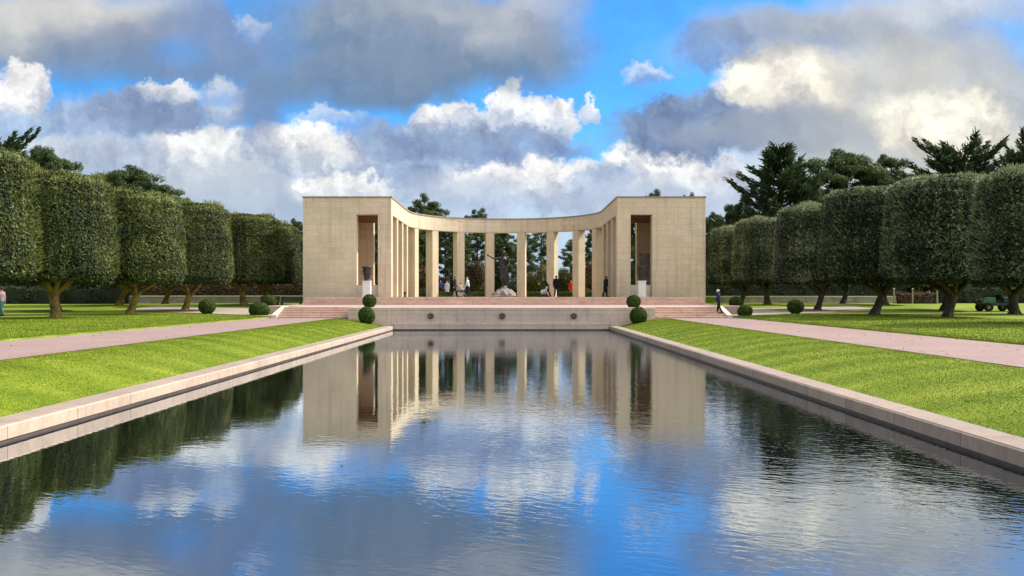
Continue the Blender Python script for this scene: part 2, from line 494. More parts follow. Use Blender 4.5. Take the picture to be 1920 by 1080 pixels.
def lawn_mat():
    m, nt = material('mown lawn')
    pos = nt('ShaderNodeNewGeometry').outputs['Position']
    n1 = nt.noise(pos, .35, 6, .65)
    st = nt.noise(nt.vmath('MULTIPLY', pos, (.5, .9, 1)), 1.2, 6, .7)
    n2 = nt.noise(pos, 14.0, 4, .75)
    sp = nt('ShaderNodeSeparateXYZ', {0: pos})
    # mowing bands run across the axis
    band = nt.math('SINE', nt.math('MULTIPLY', nt.math('ADD', sp.outputs[1], nt.math('MULTIPLY', sp.outputs[0], .35)), 3.1))
    f = nt.math('ADD', nt.math('MULTIPLY', n1, .5), nt.math('MULTIPLY', st, .5))
    f = nt.math('MULTIPLY_ADD', band, .06, f)
    c = nt.ramp(f, [(.32, (.09, .142, .006)), (.5, (.145, .195, .009)), (.68, (.24, .28, .026))])
    c = nt.mix(1.0, c, nt.ramp(n2, [(.25, (.75, .78, .75)), (.5, (1, 1, 1)), (.8, (1.2, 1.18, 1.15))]), 'MULTIPLY')
    bp = nt('ShaderNodeBump', {'Height': n2, 'Strength': .35, 'Distance': .04})
    finish(nt, c, .85, bp.outputs[0], .15)
    return m
M['lawn'] = lawn_mat()
M['blade'] = foliage('grass blade', (.08, .135, .005), (.15, .205, .009), (.275, .315, .038), .3, .6, .2)

def water_mat():
    m, nt = material('pool water')
    pos = nt('ShaderNodeNewGeometry').outputs['Position']
    sp = nt('ShaderNodeSeparateXYZ', {0: pos})
    x, y = sp.outputs[0], sp.outputs[1]
    a = nt.noise(nt.vmath('MULTIPLY', pos, (1.0, 1.25, 1)), 1.1, 2, .5, dist=.3)
    b = nt.noise(nt.vmath('MULTIPLY', nt('ShaderNodeVectorRotate', {'Vector': pos, 'Angle': R(28)}, rotation_type='Z_AXIS').outputs[0], (1.0, 2.3, 1)), 5.0, 2, .5, dist=.4)
    c = nt.noise(pos, 15.0, 2, .55, dist=.3)
    # breeze: the right side is ruffled, the left side calm
    patch = nt.noise(pos, .22, 3, .5)
    br = nt.mrange(nt.math('ADD', x, nt.math('MULTIPLY', nt.math('SUBTRACT', patch, .5), 9.0)), -4.0, 5.5, .28, 1.0, 'SMOOTHSTEP')
    h = nt.math('ADD', nt.math('MULTIPLY', a, .55), nt.math('MULTIPLY', b, .30))
    h = nt.math('ADD', h, nt.math('MULTIPLY', c, .075))
    h = nt.math('MULTIPLY', h, br)
    bp = nt('ShaderNodeBump', {'Height': h, 'Strength': 1.0, 'Distance': .0075})
    fr = nt('ShaderNodeFresnel', {'IOR': 1.75, 'Normal': bp.outputs[0]})
    gl = nt('ShaderNodeBsdfGlossy', {'Color': (.88, .94, 1.0, 1), 'Roughness': .012, 'Normal': bp.outputs[0]})
    df = nt('ShaderNodeBsdfDiffuse', {'Color': (.0025, .003, .0025, 1)})
    mx = nt('ShaderNodeMixShader', {0: nt.math('POWER', fr.outputs[0], .42), 1: df, 2: gl})
    nt('ShaderNodeOutputMaterial', {'Surface': mx})
    return m
M['water'] = water_mat()

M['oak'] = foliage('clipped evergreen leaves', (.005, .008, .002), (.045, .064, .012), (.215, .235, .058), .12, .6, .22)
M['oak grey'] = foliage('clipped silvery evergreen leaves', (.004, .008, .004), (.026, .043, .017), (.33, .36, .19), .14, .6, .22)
M['box'] = foliage('boxwood leaves', (.010, .026, .003), (.040, .078, .009), (.11, .16, .022), .15, .6, .2)
M['pine'] = foliage('pine needles', (.030, .050, .018), (.078, .115, .038), (.16, .20, .07), .32, .6, .2)
M['cypress'] = foliage('cypress sprays', (.018, .034, .016), (.045, .070, .028), (.09, .12, .046), .22, .55, .3)
M['olive shrub'] = foliage('olive shrub leaves', (.05, .048, .014), (.11, .10, .028), (.20, .17, .05), .25, .6, .2)
M['brown hedge'] = foliage('russet hedge leaves', (.045, .03, .018), (.12, .075, .042), (.21, .14, .085), .25, .6, .2)
M['green hedge'] = foliage('dark hedge leaves', (.015, .024, .010), (.035, .05, .018), (.08, .09, .03), .2, .55, .3)

def bark(name, base, lichen, amount):
    m, nt = material(name)
    pos = nt('ShaderNodeNewGeometry').outputs['Position']
    tc = nt('ShaderNodeTexCoord').outputs['Object']
    n1 = nt.noise(nt.vmath('MULTIPLY', tc, (6, 6, 1.3)), 2.0, 6, .7)
    n2 = nt.noise(tc, 2.2, 5, .65)
    c = nt.ramp(n1, [(.3, [q * .5 for q in base]), (.7, [q * 1.4 for q in base])])
    c = nt.mix(nt.mrange(n2, .62 - amount, .72 - amount * .6), c, nt.ramp(n1, [(.3, [q * .55 for q in lichen]), (.7, lichen)]))
    bp = nt('ShaderNodeBump', {'Height': n1, 'Strength': .8, 'Distance': .04})
    finish(nt, c, .9, bp.outputs[0], .15)
    return m
M['bark lichen'] = bark('lichened bark', (.11, .09, .06), (.42, .29, .07), .27)
M['bark'] = bark('dark bark', (.085, .068, .052), (.19, .16, .08), .12)
M['pine bark'] = bark('pine bark', (.06, .045, .036), (.11, .08, .06), .05)


# ------------------------------------------------------------------ terrain
def sstep(a, b, x):
    t = np.clip((x - a) / (b - a), 0, 1); return t * t * (3 - 2 * t)

PATH_IN, PATH_OUT, PATH_Z = 9.45, 13.5, .40

def ground_z(x, y):
    ax = np.abs(x)
    inner = -.03 + .43 * np.sin(np.clip((ax - 6.5) / (PATH_IN - .15 - 6.5), 0, 1) * math.pi / 2)
    far = .50 + .05 * sstep(15, 22, ax) + .42 * sstep(60, 78, y) * sstep(12, 17, ax)
    z = np.where(ax < PATH_OUT + .02, inner, np.maximum(far, .47))
    # a shallow verge drops to the path
    z = np.where((ax >= PATH_OUT + .02), .46 + (far - .46) * sstep(PATH_OUT, PATH_OUT + 2.5, ax), z)
    z = np.where((y > 51.2) & (ax < 20), np.minimum(z, .8), z)
    z = np.where(y < 2.5, inner * 0 + np.where(ax < PATH_IN, -.03 + (inner + .03), z), z)
    return z

def gz(x, y): return float(ground_z(np.array([float(x)]), np.array([float(y)]))[0])

def terrain():
    xs = np.concatenate([[-2500, -900, -400, -200, -120], np.arange(-90, -14, 2.0), [-14, -13.53, -13.49], np.arange(-13, -6.6, .4), [-6.55], [0.0]])
    xs = np.unique(np.concatenate([xs, -xs]))
    ys = np.unique(np.concatenate([[-2000, -500, -150, -60, -20, -8, 2.45], np.arange(4, 50, 2.0), [50.6], np.arange(52, 130, 2.0), [160, 220, 400, 900, 3000]]))
    X, Y = np.meshgrid(xs, ys); Z = ground_z(X, Y)
    nx = len(xs); f = []
    for j in range(len(ys) - 1):
        for i in range(nx - 1):
            xm = (xs[i] + xs[i + 1]) / 2; ym = (ys[j] + ys[j + 1]) / 2
            if abs(xm) < 6.55 and 2.45 < ym < 50.6: continue      # the pool
            f.append((j * nx + i, j * nx + i + 1, (j + 1) * nx + i + 1, (j + 1) * nx + i))
    mb = MB(); mb.add(np.stack([X, Y, Z], -1).reshape(-1, 3), f)
    struct(mb.build('lawn', M['lawn'], smooth=False))

terrain()

for sgn in (-1, 1):
    mb = MB()
    x0, x1 = sorted((sgn * (PATH_IN - .02), sgn * (PATH_OUT - .03)))
    ys = np.linspace(-30, 51.4, 60); xx = np.linspace(x0, x1, 5)
    X, Y = np.meshgrid(xx, ys); Z = np.full_like(X, PATH_Z + .012)
    f = [(j * 5 + i, j * 5 + i + 1, (j + 1) * 5 + i + 1, (j + 1) * 5 + i) for j in range(59) for i in range(4)]
    mb.add(np.stack([X, Y, Z], -1).reshape(-1, 3), f)
    struct(mb.build('path', M['path']))
    # gravel walk from the head of the stairs to the grove
    mb = MB()
    pts = [(12.9, 52.5), (15.5, 53.6), (21, 59), (27, 66), (27, 71), (20, 71.5), (16.2, 71.5), (12.9, 66)]
    n = 24; grid = []
    A = np.array([(12.9, 52.6), (27.5, 65.5)]); B = np.array([(12.9, 66.0), (27.5, 72.0)])
    for j in range(9):
        for i in range(n):
            t = i / (n - 1); s_ = j / 8
            p = (A[0] * (1 - t) + A[1] * t) * (1 - s_) + (B[0] * (1 - t) + B[1] * t) * s_
            grid.append((sgn * p[0], p[1], gz(p[0], p[1]) + .03))
    f = [(j * n + i, j * n + i + 1, (j + 1) * n + i + 1, (j + 1) * n + i) for j in range(8) for i in range(n - 1)]
    mb.add(grid, f); struct(mb.build('gravel_walk', M['gravel']))

# water and pool basin
WZ = -.237; PW = 6.02; PEND = 50.45
mb = MB(); mb.add([(-PW, 2.9, WZ), (PW, 2.9, WZ), (PW, PEND, WZ), (-PW, PEND, WZ)], [(0, 1, 2, 3)])
struct(mb.build('water', M['water']))
mb = MB(); mb.add([(-7, 2, -.9), (7, 2, -.9), (7, 51, -.9), (-7, 51, -.9)], [(0, 1, 2, 3)])
struct(mb.build('pool_floor', M['rock']))

# pool kerbs: sloping top, dark wet foot
M['wet'] = plain('wet kerb stone', (.10, .075, .065), .4, .3, 4)
for sgn, lab in ((-1, 'sunlit pink granite kerb along the left side of the pool'), (1, 'shaded grey pink granite kerb along the right side of the pool')):
    t = thing('pool_kerb', lab, 'kerb', (sgn * 6.2, 26, 0))
    mb = MB(); xi, xo = sgn * 6.0, sgn * 6.42
    v = []
    for y in (2.6, PEND + .02):
        for (x, z) in ((xi, -.19), (xi, -.025), (xi + sgn * .025, 0.0), (xo, .012), (xo, -.6), (xi + sgn * .1, -.6), (xi + sgn * .1, -.19)):
            v.append((x, y, z))
    f = [(i, (i + 1) % 7, (i + 1) % 7 + 7, i + 7) for i in range(7)]
    mb.add(v, f); 
    mb.add(v[:7], [(0, 1, 6, 6), (1, 2, 3, 6), (3, 4, 5, 6)]); mb.add(v[7:], [(0, 1, 6, 6), (1, 2, 3, 6), (3, 4, 5, 6)])
    mb.build('kerb_stone', M['kerb'], t, offset=t.location)
    mb = MB(); a, b = sorted((xi + sgn * .02, xi + sgn * .09)); mb.box(a, b, 2.6, PEND, -.85, -.19)
    mb.build('wet_footing', M['wet'], t, offset=t.location)
t = thing('pool_kerb', 'near pool kerb at the feet of the viewer, closing the near end', 'kerb', (0, 2.7, 0))
mb = MB().box(-6.0, 6.0, 2.5, 2.9, -.8, .01); mb.build('kerb_stone', M['kerb'], t, offset=t.location)

# ------------------------------------------------------------------ fountain wall, stairs, terrace
LZ, TZ = 1.03, 1.59
t = thing('fountain_wall', 'long low granite wall with three dark spouts closing the far end of the pool', 'wall', (0, 50.7, 0))
mb = MB().box(-8.55, 8.55, 50.5, 50.95, -.8, .86); mb.build('wall', M['granite'], t, offset=t.location)
mb = MB().box(-8.553, 8.553, 50.496, 51.0, .862, LZ + .002); bevel(mb.build('coping', M['granite'], t, offset=t.location), .02)
mb = MB().box(-5.98, 5.98, 50.38, 50.5, -.8, .16); bevel(mb.build('plinth', M['granite'], t, offset=t.location), .02)
mb = MB().box(-5.98, 5.98, 50.36, 50.38, -.8, -.17); mb.build('wet_band', M['wet'], t, offset=t.location)
for px in (808, 942, 1076):
    c = P(px, 592, 50.5 / F)
    q = MB().lathe([(.15, -.06), (.175, -.02), (.165, .03), (.13, .07), (.085, .09), (.075, .06), (.001, .05)], n=20)
    q.v[-1] = q.v[-1][:, [0, 2, 1]] * np.array([1, -1, 1]) + np.array([c[0], 50.44, c[2]])
    sp = q.build('spout', M['spout'], t, True, offset=t.location)

st_label = {-1: 'pink granite stairs left of the fountain wall, up from the left path', 1: 'pink granite stairs right of the fountain wall, up from the right path'}
for sgn in (-1, 1):
    t = thing('stairs', st_label[sgn], 'stairs', (sgn * 10.6, 51.4, PATH_Z))
    n = 5; rise = (LZ - PATH_Z) / n
    for i in range(n):
        a, b = sorted((sgn * 8.62, sgn * 12.7))
        mb = MB().box(a, b, 51.2 + i * .40 + .0, 51.2 + (i + 1) * .40 + (.0 if i < n - 1 else .6), PATH_Z - .3, PATH_Z + (i + 1) * rise - .004)
        bevel(mb.build('step', M['pink'], t, offset=t.location), .012)
    a, b = sorted((sgn * 12.703, sgn * 13.0))
    # sloping cheek wall
    v = [(x, y, z) for x in (a, b) for (y, z) in ((51.1, .2), (51.1, PATH_Z + .2), (53.4, LZ + .03), (54.0, LZ + .03), (54.0, .2))]
    mb = MB().add(v, [(i, (i + 1) % 5, (i + 1) % 5 + 5, i + 5) for i in range(5)]); mb.add(v, [(0, 1, 2, 2), (0, 2, 3, 4), (5, 6, 7, 7), (5, 7, 8, 9)])
    mb.build('cheek_wall', M['pale stone'], t, offset=t.location)

mb = MB()
mb.box(-12.70, 12.70, 53.82, 70.0, -.2, LZ - .003)
mb.box(-8.50, 8.50, 50.97, 53.80, -.2, LZ - .003)
mb.box(-15.6, -12.72, 57.5, 70.0, -.2, LZ - .006); mb.box(12.72, 15.6, 57.5, 70.0, -.2, LZ - .006)
struct(mb.build('terrace', M['paver']))

t = thing('terrace_steps', 'wide flight of low pink granite steps in front of the memorial', 'steps', (0, 66.3, LZ))
for i in range(4):
    mb = MB().box(-14.75, 14.75, 66.3 + i * .36, 67.7, LZ + i * .14 - .2 + .004, LZ + (i + 1) * .14)
    bevel(mb.build('step', M['pink'], t, offset=t.location), .012)
mb = MB(); mb.box(-14.75, 14.75, 67.72, 71.9, .4, TZ - .003); mb.box(-8.99, 8.99, 71.91, 92.0, .4, TZ - .003); mb.box(-9.1, 9.1, 92.01, 96.5, .4, TZ - .006)
struct(mb.build('court_floor', M['paver']))

# ------------------------------------------------------------------ memorial
FY, CY, RI = 72.25, 83.9, 9.0       # front plane, centre of the half circle, inner radius
ZS, ZT = 8.18, 9.50                 # soffit, top
mem = thing('memorial', 'beige limestone memorial with two loggias joined by a curved colonnade', 'memorial', (0, 80, TZ))
off = mem.location
for sgn in (-1, 1):
    def sx(a, b): return sorted((sgn * a, sgn * b))
    lg = MB()
    # front wall round its tall opening (10.07 .. 11.79)
    lg.box(*sx(9.0, 10.07), FY, FY + .9, .5, ZT)
    lg.box(*sx(11.79, 16.04), FY, FY + .9, .5, ZT)
    lg.box(*sx(10.07, 11.79), FY, FY + .9, ZS, ZT)
    lg.box(*sx(15.2, 16.04), FY + .9, CY + .6, .5, ZT)              # outer side wall
    lg.box(*sx(12.15, 15.2), CY - .2, CY + .6, .5, ZT)              # back wall
    lg.box(*sx(10.05, 15.2), FY + .9, CY - .2, 8.75, ZT - .02)      # roof
    lo = lg.build('loggia', M['stone'], mem, offset=off)
    mb = MB().box(*sx(10.05, 15.2), FY + .9, CY - .2, 8.62, 8.748)
    for i in range(6):
        y = FY + 1.2 + i * 2.0
        mb.box(*sx(10.05, 15.2), y, y + .3, 8.42, 8.618)
    ce = mb.build('ceiling', M['ceiling'], lo)
    ce.data.transform(Matrix.Translation(-off))
    mb = MB().box(*sx(9.0, 15.2), FY + .9, CY + .6, .6, TZ); fl = mb.build('floor', M['paver'], lo, offset=off)
    mb = MB().box(*sx(10.07, 11.79), FY + .25, FY + .55, TZ - .2, 2.56); pa = mb.build('parapet', M['pale stone'], lo, offset=off)
    cp = MB().box(*sx(8.94, 16.10), FY - .06, FY + .95, ZT, ZT + .12)
    cp.box(*sx(15.1, 16.10), FY + .95, CY + .66, ZT, ZT + .12)
    cp.build('coping', M['cap'], lo, offset=off)
    if sgn == 1:
        mp = MB().box(12.4, 15.0, CY - .235, CY - .2, 2.0, 5.6)
        mp.build('map_panel', plain('engraved map stone', (.30, .28, .26), .7, .55, 1.6), lo, offset=off)
    # straight part of the colonnade: entablature and columns
    eb = MB().box(*sx(RI, RI + 1.05), FY + .9, CY, ZS, ZT - .003)
    eb.build('entablature', M['stone'], mem, offset=off)
    cb = MB().box(*sx(RI - .06, RI + 1.11), FY + .95, CY, ZT, ZT + .117); cb.build('coping', M['cap'], mem, offset=off)
# curved entablature
def ring(r0, r1, z0, z1, n=56):
    mb = MB(); v = []; f = []
    for i in range(n + 1):
        th = math.pi * i / n
        for r, z in ((r0, z0), (r1, z0), (r1, z1), (r0, z1)):
            v.append((r * math.cos(th), CY + r * math.sin(th), z))
    for i in range(n):
        for j in range(4): f.append((i * 4 + j, i * 4 + (j + 1) % 4, (i + 1) * 4 + (j + 1) % 4, (i + 1) * 4 + j))
    return mb.add(v, f)
ring(RI, RI + 1.05, ZS, ZT - .003).build('entablature', M['stone'], mem, offset=off)
ring(RI - .06, RI + 1.11, ZT, ZT + .117).build('coping', M['cap'], mem, offset=off)
# columns: one mesh, copied round
w2, d2 = .42, .47
mb = MB().box(-w2, w2, -d2, d2, 0, ZS - TZ - .002)
col0 = mb.build('column', M['column'], mem); bevel(col0, .02)
spots = []
for sgn in (-1, 1):
    for y in (76.55, 80.25): spots.append((sgn * (RI + .5), y, 0))
for i in range(10):
    th = math.pi * i / 9
    spots.append(((RI + .5) * math.cos(th), CY + (RI + .5) * math.sin(th), th + math.pi / 2))
for i, (x, y, rz) in enumerate(spots):
    o = col0 if i == 0 else col0.copy()
    if i: COL.objects.link(o)
    o.location = (x - off[0], y - off[1], TZ - off[2])
    o.rotation_euler = (0, 0, rz if abs(y - CY) > .01 or True else 0)
    if y < CY - .1: o.rotation_euler = (0, 0, math.pi / 2)

# urns on pedestals
for px, who in ((688, 'left'), (1203, 'right')):
    c = P(px, 556, .0416)
    t = thing('pedestal', f'square white stone pedestal under the urn before the {who} loggia opening', 'pedestal', (c[0], c[1], TZ), 0, 'white urn pedestals')
    bevel(MB().box(-.35, .35, -.35, .35, 0, .12).build('base', M['white stone'], t), .01)
    bevel(MB().box(-.30, .30, -.30, .30, .12, 1.18).build('shaft', M['white stone'], t), .01)
    bevel(MB().box(-.33, .33, -.33, .33, 1.18, 1.27).build('cap', M['white stone'], t), .01)
    u = thing('urn', f'flaring dark bronze urn in front of the {who} loggia opening', 'urn', (c[0], c[1], TZ + 1.27), 0, 'bronze urns on pedestals')
    MB().lathe([(.001, 0), (.22, 0), (.22, .06), (.17, .10), (.2, .16), (.24, .3), (.28, .6), (.325, .98), (.32, 1.0), (.27, 1.0), (.22, .7), (.001, .65)], n=28).build('bowl', M['bronze'], u, True)
    MB().lathe([(.325, .95), (.385, 1.0), (.40, 1.06), (.385, 1.12), (.30, 1.12), (.28, .98)], n=28).build('rim', M['bronze'], u, True)
    for s_ in (-1, 1):
        MB().tube([(s_ * .27, 0, .5), (s_ * .34, 0, .56), (s_ * .37, 0, .68), (s_ * .33, 0, .80), (s_ * .29, 0, .8)], .028, 8).build('handle', M['bronze'], u, True)

# small dark floor lamp beside a column
c = P(748, 556, .0446)
t = thing('ground_lamp', 'small dark floor lamp at the foot of the left colonnade', 'lamp', (c[0] + .5, c[1], TZ))
MB().lathe([(.001, 0), (.13, 0), (.13, .05), (.06, .07), (.06, .22), (.12, .26), (.12, .42), (.001, .44)], n=16).build('housing', M['bronze'], t)

# ------------------------------------------------------------------ people (and the bronze figure) from joints
def remesh(mb, name, mat, parent, voxel=.012, smooth=True, it=2):
    o = mb.build(name, mat, None)
    md = o.modifiers.new('r', 'REMESH'); md.mode = 'VOXEL'; md.voxel_size = voxel; md.use_smooth_shade = True
    if it:
        sm = o.modifiers.new('s', 'SMOOTH'); sm.factor = .5; sm.iterations = it
    dg = bpy.context.evaluated_depsgraph_get(); ev = o.evaluated_get(dg)
    me = bpy.data.meshes.new_from_object(ev, depsgraph=dg); me.name = name
    o.modifiers.clear(); old = o.data; o.data = me; bpy.data.meshes.remove(old)
    if not me.materials: me.materials.append(mat)
    o.parent = parent
    return o


def joints(step=0.0, lean=0.0, armL=None, armR=None, sit=False, turn=0.0, bend=0.0):
    """front is +y, the person's right is +x; heights for a 1.72 m adult"""
    J = {}
    hipz = .92
    for s_, n in ((1, 'R'), (-1, 'L')):
        sw = step * s_
        hip = np.array([s_ * .09, 0, hipz])
        if sit:
            hip = np.array([s_ * .09, 0, .50]); knee = np.array([s_ * .11, .42, .50]); ank = np.array([s_ * .11, .44, .10])
        else:
            knee = np.array([s_ * .10, sw * .5 + .02, .49]); ank = np.array([s_ * .10, sw - (.02 if sw >= 0 else .08), .09 + (.0 if sw >= 0 else abs(sw) * .25)])
        J['hip' + n], J['knee' + n], J['ank' + n] = hip, knee, ank
        J['toe' + n] = ank + np.array([s_ * .02, .19, -.045])
    base = np.array([0, 0, .50 if sit else hipz])
    def up(h, fwd=0.0, x=0.0):
        a = lean + bend
        return base + np.array([x, h * math.sin(a) + fwd, h * math.cos(a)])
    J['pelvis'] = up(.02); J['waist'] = up(.2); J['chest'] = up(.38); J['neck'] = up(.56); J['head'] = up(.70, .02)
    for s_, n, arm in ((1, 'R', armR), (-1, 'L', armL)):
        sh = up(.49, 0, s_ * .185)
        if arm is None:
            sw = -step * s_ * .5
            el = sh + np.array([s_ * .05, sw * .35 - .01, -.28]); wr = el + np.array([s_ * .01, sw * .6 + .05, -.24])
        else:
            el = sh + np.array(arm[0]); wr = el + np.array(arm[1])
        J['sh' + n], J['el' + n], J['wr' + n] = sh, el, wr
    return J


def add_hand(mb, J, n):
    s_ = 1 if n == 'R' else -1
    w = J['wr' + n]; d = w - J['el' + n]; d /= np.linalg.norm(d)
    side = np.cross(d, np.array([s_ * 1.0, 0, .1])); side /= np.linalg.norm(side) + 1e-9   # towards the thumb
    if side[1] < 0: side = -side
    palm = np.cross(d, side)
    e = w + d * .085
    mb.capsule(w, .026, e, .030, 10, (1, 1)); mb.capsule(w + side * .014 + d * .02, .022, e + side * .02, .020, 8)
    mb.capsule(w - side * .014 + d * .02, .020, e - side * .022, .018, 8)
    for i, L in enumerate((.070, .080, .074, .056)):
        o_ = side * (.030 - i * .020)
        k1 = e + o_ + d * L * .5 - palm * .006 * s_; k2 = k1 + d * L * .45 - palm * .022 * s_
        mb.capsule(e + o_ - d * .01, .0105, k1, .0098, 8); mb.capsule(k1, .0098, k2, .0088, 8)
    tb = w + d * .025 + side * .026; t1 = tb + d * .035 + side * .026; t2 = t1 + d * .03 + side * .006
    mb.capsule(tb, .0135, t1, .0115, 8); mb.capsule(t1, .0115, t2, .0095, 8)


MATC = {}
def cloth(col, rough=.85):
    key = tuple(col)
    if key not in MATC: MATC[key] = plain('cloth', col, rough, .12, 12)
    return MATC[key]
SKIN = plain('skin', (.50, .30, .22), .5, .06, 10)
SKIN_D = plain('tanned skin', (.34, .19, .13), .5, .06, 10)


def person(loc, heading, label, jacket, trousers, hair, J=None, height=1.72, coat=False, hat=None, skin=None, shoes=(.02, .018, .016), long_hair=False, bag=None):
    J = J or joints()
    s = height / 1.72
    skin = skin or SKIN
    t = thing('person', label, 'person', loc, heading)
    t.scale = (s, s, s)
    b = MB()
    # torso, neck, head with face
    b.capsule(J['pelvis'], .125, J['waist'], .115, 14, (1.15, .82)); b.capsule(J['waist'], .115, J['chest'], .135, 14, (1.2, .8)); b.capsule(J['chest'], .125, J['neck'], .06, 14, (1.25, .8))
    b.capsule(J['neck'], .055, J['head'] + np.array([0, -.01, -.04]), .05, 10)
    h = J['head']
    b.ball(h, .076, .094, .112); b.ball(h + np.array([0, .035, -.065]), .052, .055, .05)          # skull, jaw
    b.capsule(h + np.array([0, .088, .01]), .010, h + np.array([0, .108, -.022]), .015, 8)         # nose
    b.ball(h + np.array([0, .086, -.058]), .022, .012, .009, 10, 6)                                  # mouth
    for s_ in (-1, 1):
        b.ball(h + np.array([s_ * .078, -.005, -.008]), .010, .020, .030, 8, 6)                      # ears
        n = 'R' if s_ == 1 else 'L'
        b.capsule(J['sh' + n], .052, J['el' + n], .040); b.capsule(J['el' + n], .040, J['wr' + n], .027)
        b.capsule(J['chest'] + np.array([0, 0, .06]), .06, J['sh' + n], .055)
        add_hand(b, J, n)
        b.capsule(J['hip' + n], .085, J['knee' + n], .056); b.capsule(J['knee' + n], .054, J['ank' + n], .036)
        b.capsule(J['ank' + n], .036, J['toe' + n], .030)
    remesh(b, 'body', skin, t, .0095)
    for s_ in (-1, 1):
        MB().ball(h + np.array([s_ * .030, .086, .012]), .011, .009, .009, 8, 6).build('eye', cloth((.02, .015, .012), .3), t, True)
    # trousers
    b = MB(); b.capsule(J['pelvis'], .145, J['pelvis'] + np.array([0, 0, .08]), .14, 14, (1.15, .85))
    for n in 'RL':
        b.capsule(J['hip' + n], .108, J['knee' + n], .078); b.capsule(J['knee' + n], .078, J['ank' + n] + np.array([0, 0, .02]), .064)
    remesh(b, 'trousers', cloth(trousers), t, .014)
    # jacket
    b = MB(); b.capsule(J['pelvis'] + np.array([0, 0, .02]), .155, J['waist'], .142, 14, (1.2, .85)); b.capsule(J['waist'], .142, J['chest'], .165, 14, (1.2, .82)); b.capsule(J['chest'], .158, J['neck'] - np.array([0, 0, .05]), .075, 14, (1.3, .85))
    b.capsule(J['neck'] - np.array([0, 0, .03]), .085, J['neck'] + np.array([0, -.005, .02]), .075, 12)
    if coat: b.capsule(J['pelvis'] + np.array([0, 0, -.34]), .19, J['pelvis'], .165, 14, (1.15, .85))
    for n in 'RL':
        b.capsule(J['chest'] + np.array([0, 0, .07]), .08, J['sh' + n], .078)
        b.capsule(J['sh' + n], .078, J['el' + n], .062); b.capsule(J['el' + n], .062, J['wr' + n], .048)
    remesh(b, 'coat' if coat else 'jacket', cloth(jacket), t, .014)
    for n in 'RL':
        b = MB().capsule(J['ank' + n] + np.array([0, -.02, -.035]), .052, J['toe' + n] + np.array([0, .02, .0]), .040, 10, (1, .9))
        remesh(b, 'shoe', cloth(shoes, .5), t, .012)
    if hat:
        b = MB().ball(h + np.array([0, -.008, .035]), .092, .108, .092); b.capsule(h + np.array([-.05, .09, .045]), .018, h + np.array([.05, .09, .045]), .018, 8)
        remesh(b, 'cap', cloth(hat), t, .012)
    else:
        b = MB().ball(h + np.array([0, -.018, .026]), .086, .098, .100)
        if long_hair: b.capsule(h + np.array([0, -.06, 0]), .075, h + np.array([0, -.075, -.17]), .05, 12, (1.1, .6))
        # keep the face free
        o = remesh(b, 'hair', cloth(hair), t, .012)
    if bag:
        b = MB().capsule(J['chest'] + np.array([0, -.20, -.22]), .10, J['chest'] + np.array([0, -.19, .06]), .09, 12, (1.3, .9)); remesh(b, 'backpack', cloth(bag), t, .014)
    return t


pi = math.pi
def at(px, k, z): return (CX + (px - 957) * k, F * k, z)
NAVY = (.012, .016, .075); BLACK = (.008, .008, .010)
person(at(1348, .0306, .648), R(60), 'person in a white cap and navy jacket on the stairs at the right', NAVY, BLACK, (.5, .5, .5), joints(step=.16, lean=.08), 1.38, hat=(.75, .74, .72))
person(at(3, .0292, gz(-27.3, 49.6)), R(80), 'person in a mauve top and teal jeans at the left edge of the picture', (.34, .22, .26), (.05, .13, .15), (.04, .03, .02), joints(step=.12), 1.58)
person(at(826, .0572, 1.60), R(180), 'person in a dark blue jacket behind the low hedge, left of a white coat', (.03, .06, .22), BLACK, (.03, .02, .015), joints(), 1.74)
person(at(838, .0572, 1.60), R(160), 'person in a pale white coat behind the low hedge of the left colonnade', (.62, .62, .72), (.55, .55, .62), (.28, .08, .03), joints(), 1.68, coat=True, long_hair=True)
person(at(852, .0452, TZ), R(-90), 'person in dark clothes walking beside the wheelchair in the court', (.022, .016, .018), BLACK, (.02, .015, .012), joints(step=.24, lean=.08), 1.74)
person(at(878, .0452, TZ), R(75), 'person in a pale grey blue jacket and dark trousers in the court', (.42, .52, .55), (.015, .015, .02), (.30, .29, .27), joints(step=.18, lean=.14), 1.68)
person(at(1027, .0452, TZ), R(100), 'person in dark clothes bending over the pale pushchair', (.014, .014, .016), (.03, .03, .035), (.02, .015, .012), joints(step=.14, bend=.5, armL=((-.04, .22, -.14), (.02, .22, -.06)), armR=((.04, .22, -.14), (-.02, .22, -.06))), 1.70)
person(at(1043, .0456, TZ), R(-20), 'tall person in black with one arm stretched out, right of the pushchair', BLACK, BLACK, (.015, .012, .01), joints(step=.06, armR=((.24, .08, -.02), (.22, .10, .10))), 1.82)
person(at(1071, .0570, 1.60), R(170), 'person in a bright red coat behind the low hedge', (.50, .018, .015), (.02, .02, .03), (.03, .02, .015), joints(), 1.74, coat=True)
person(at(1135, .0445, TZ), R(-60), 'person in a long black coat beside the right colonnade', (.008, .008, .012), BLACK, (.02, .018, .016), joints(step=.1, lean=.12), 1.74, coat=True)

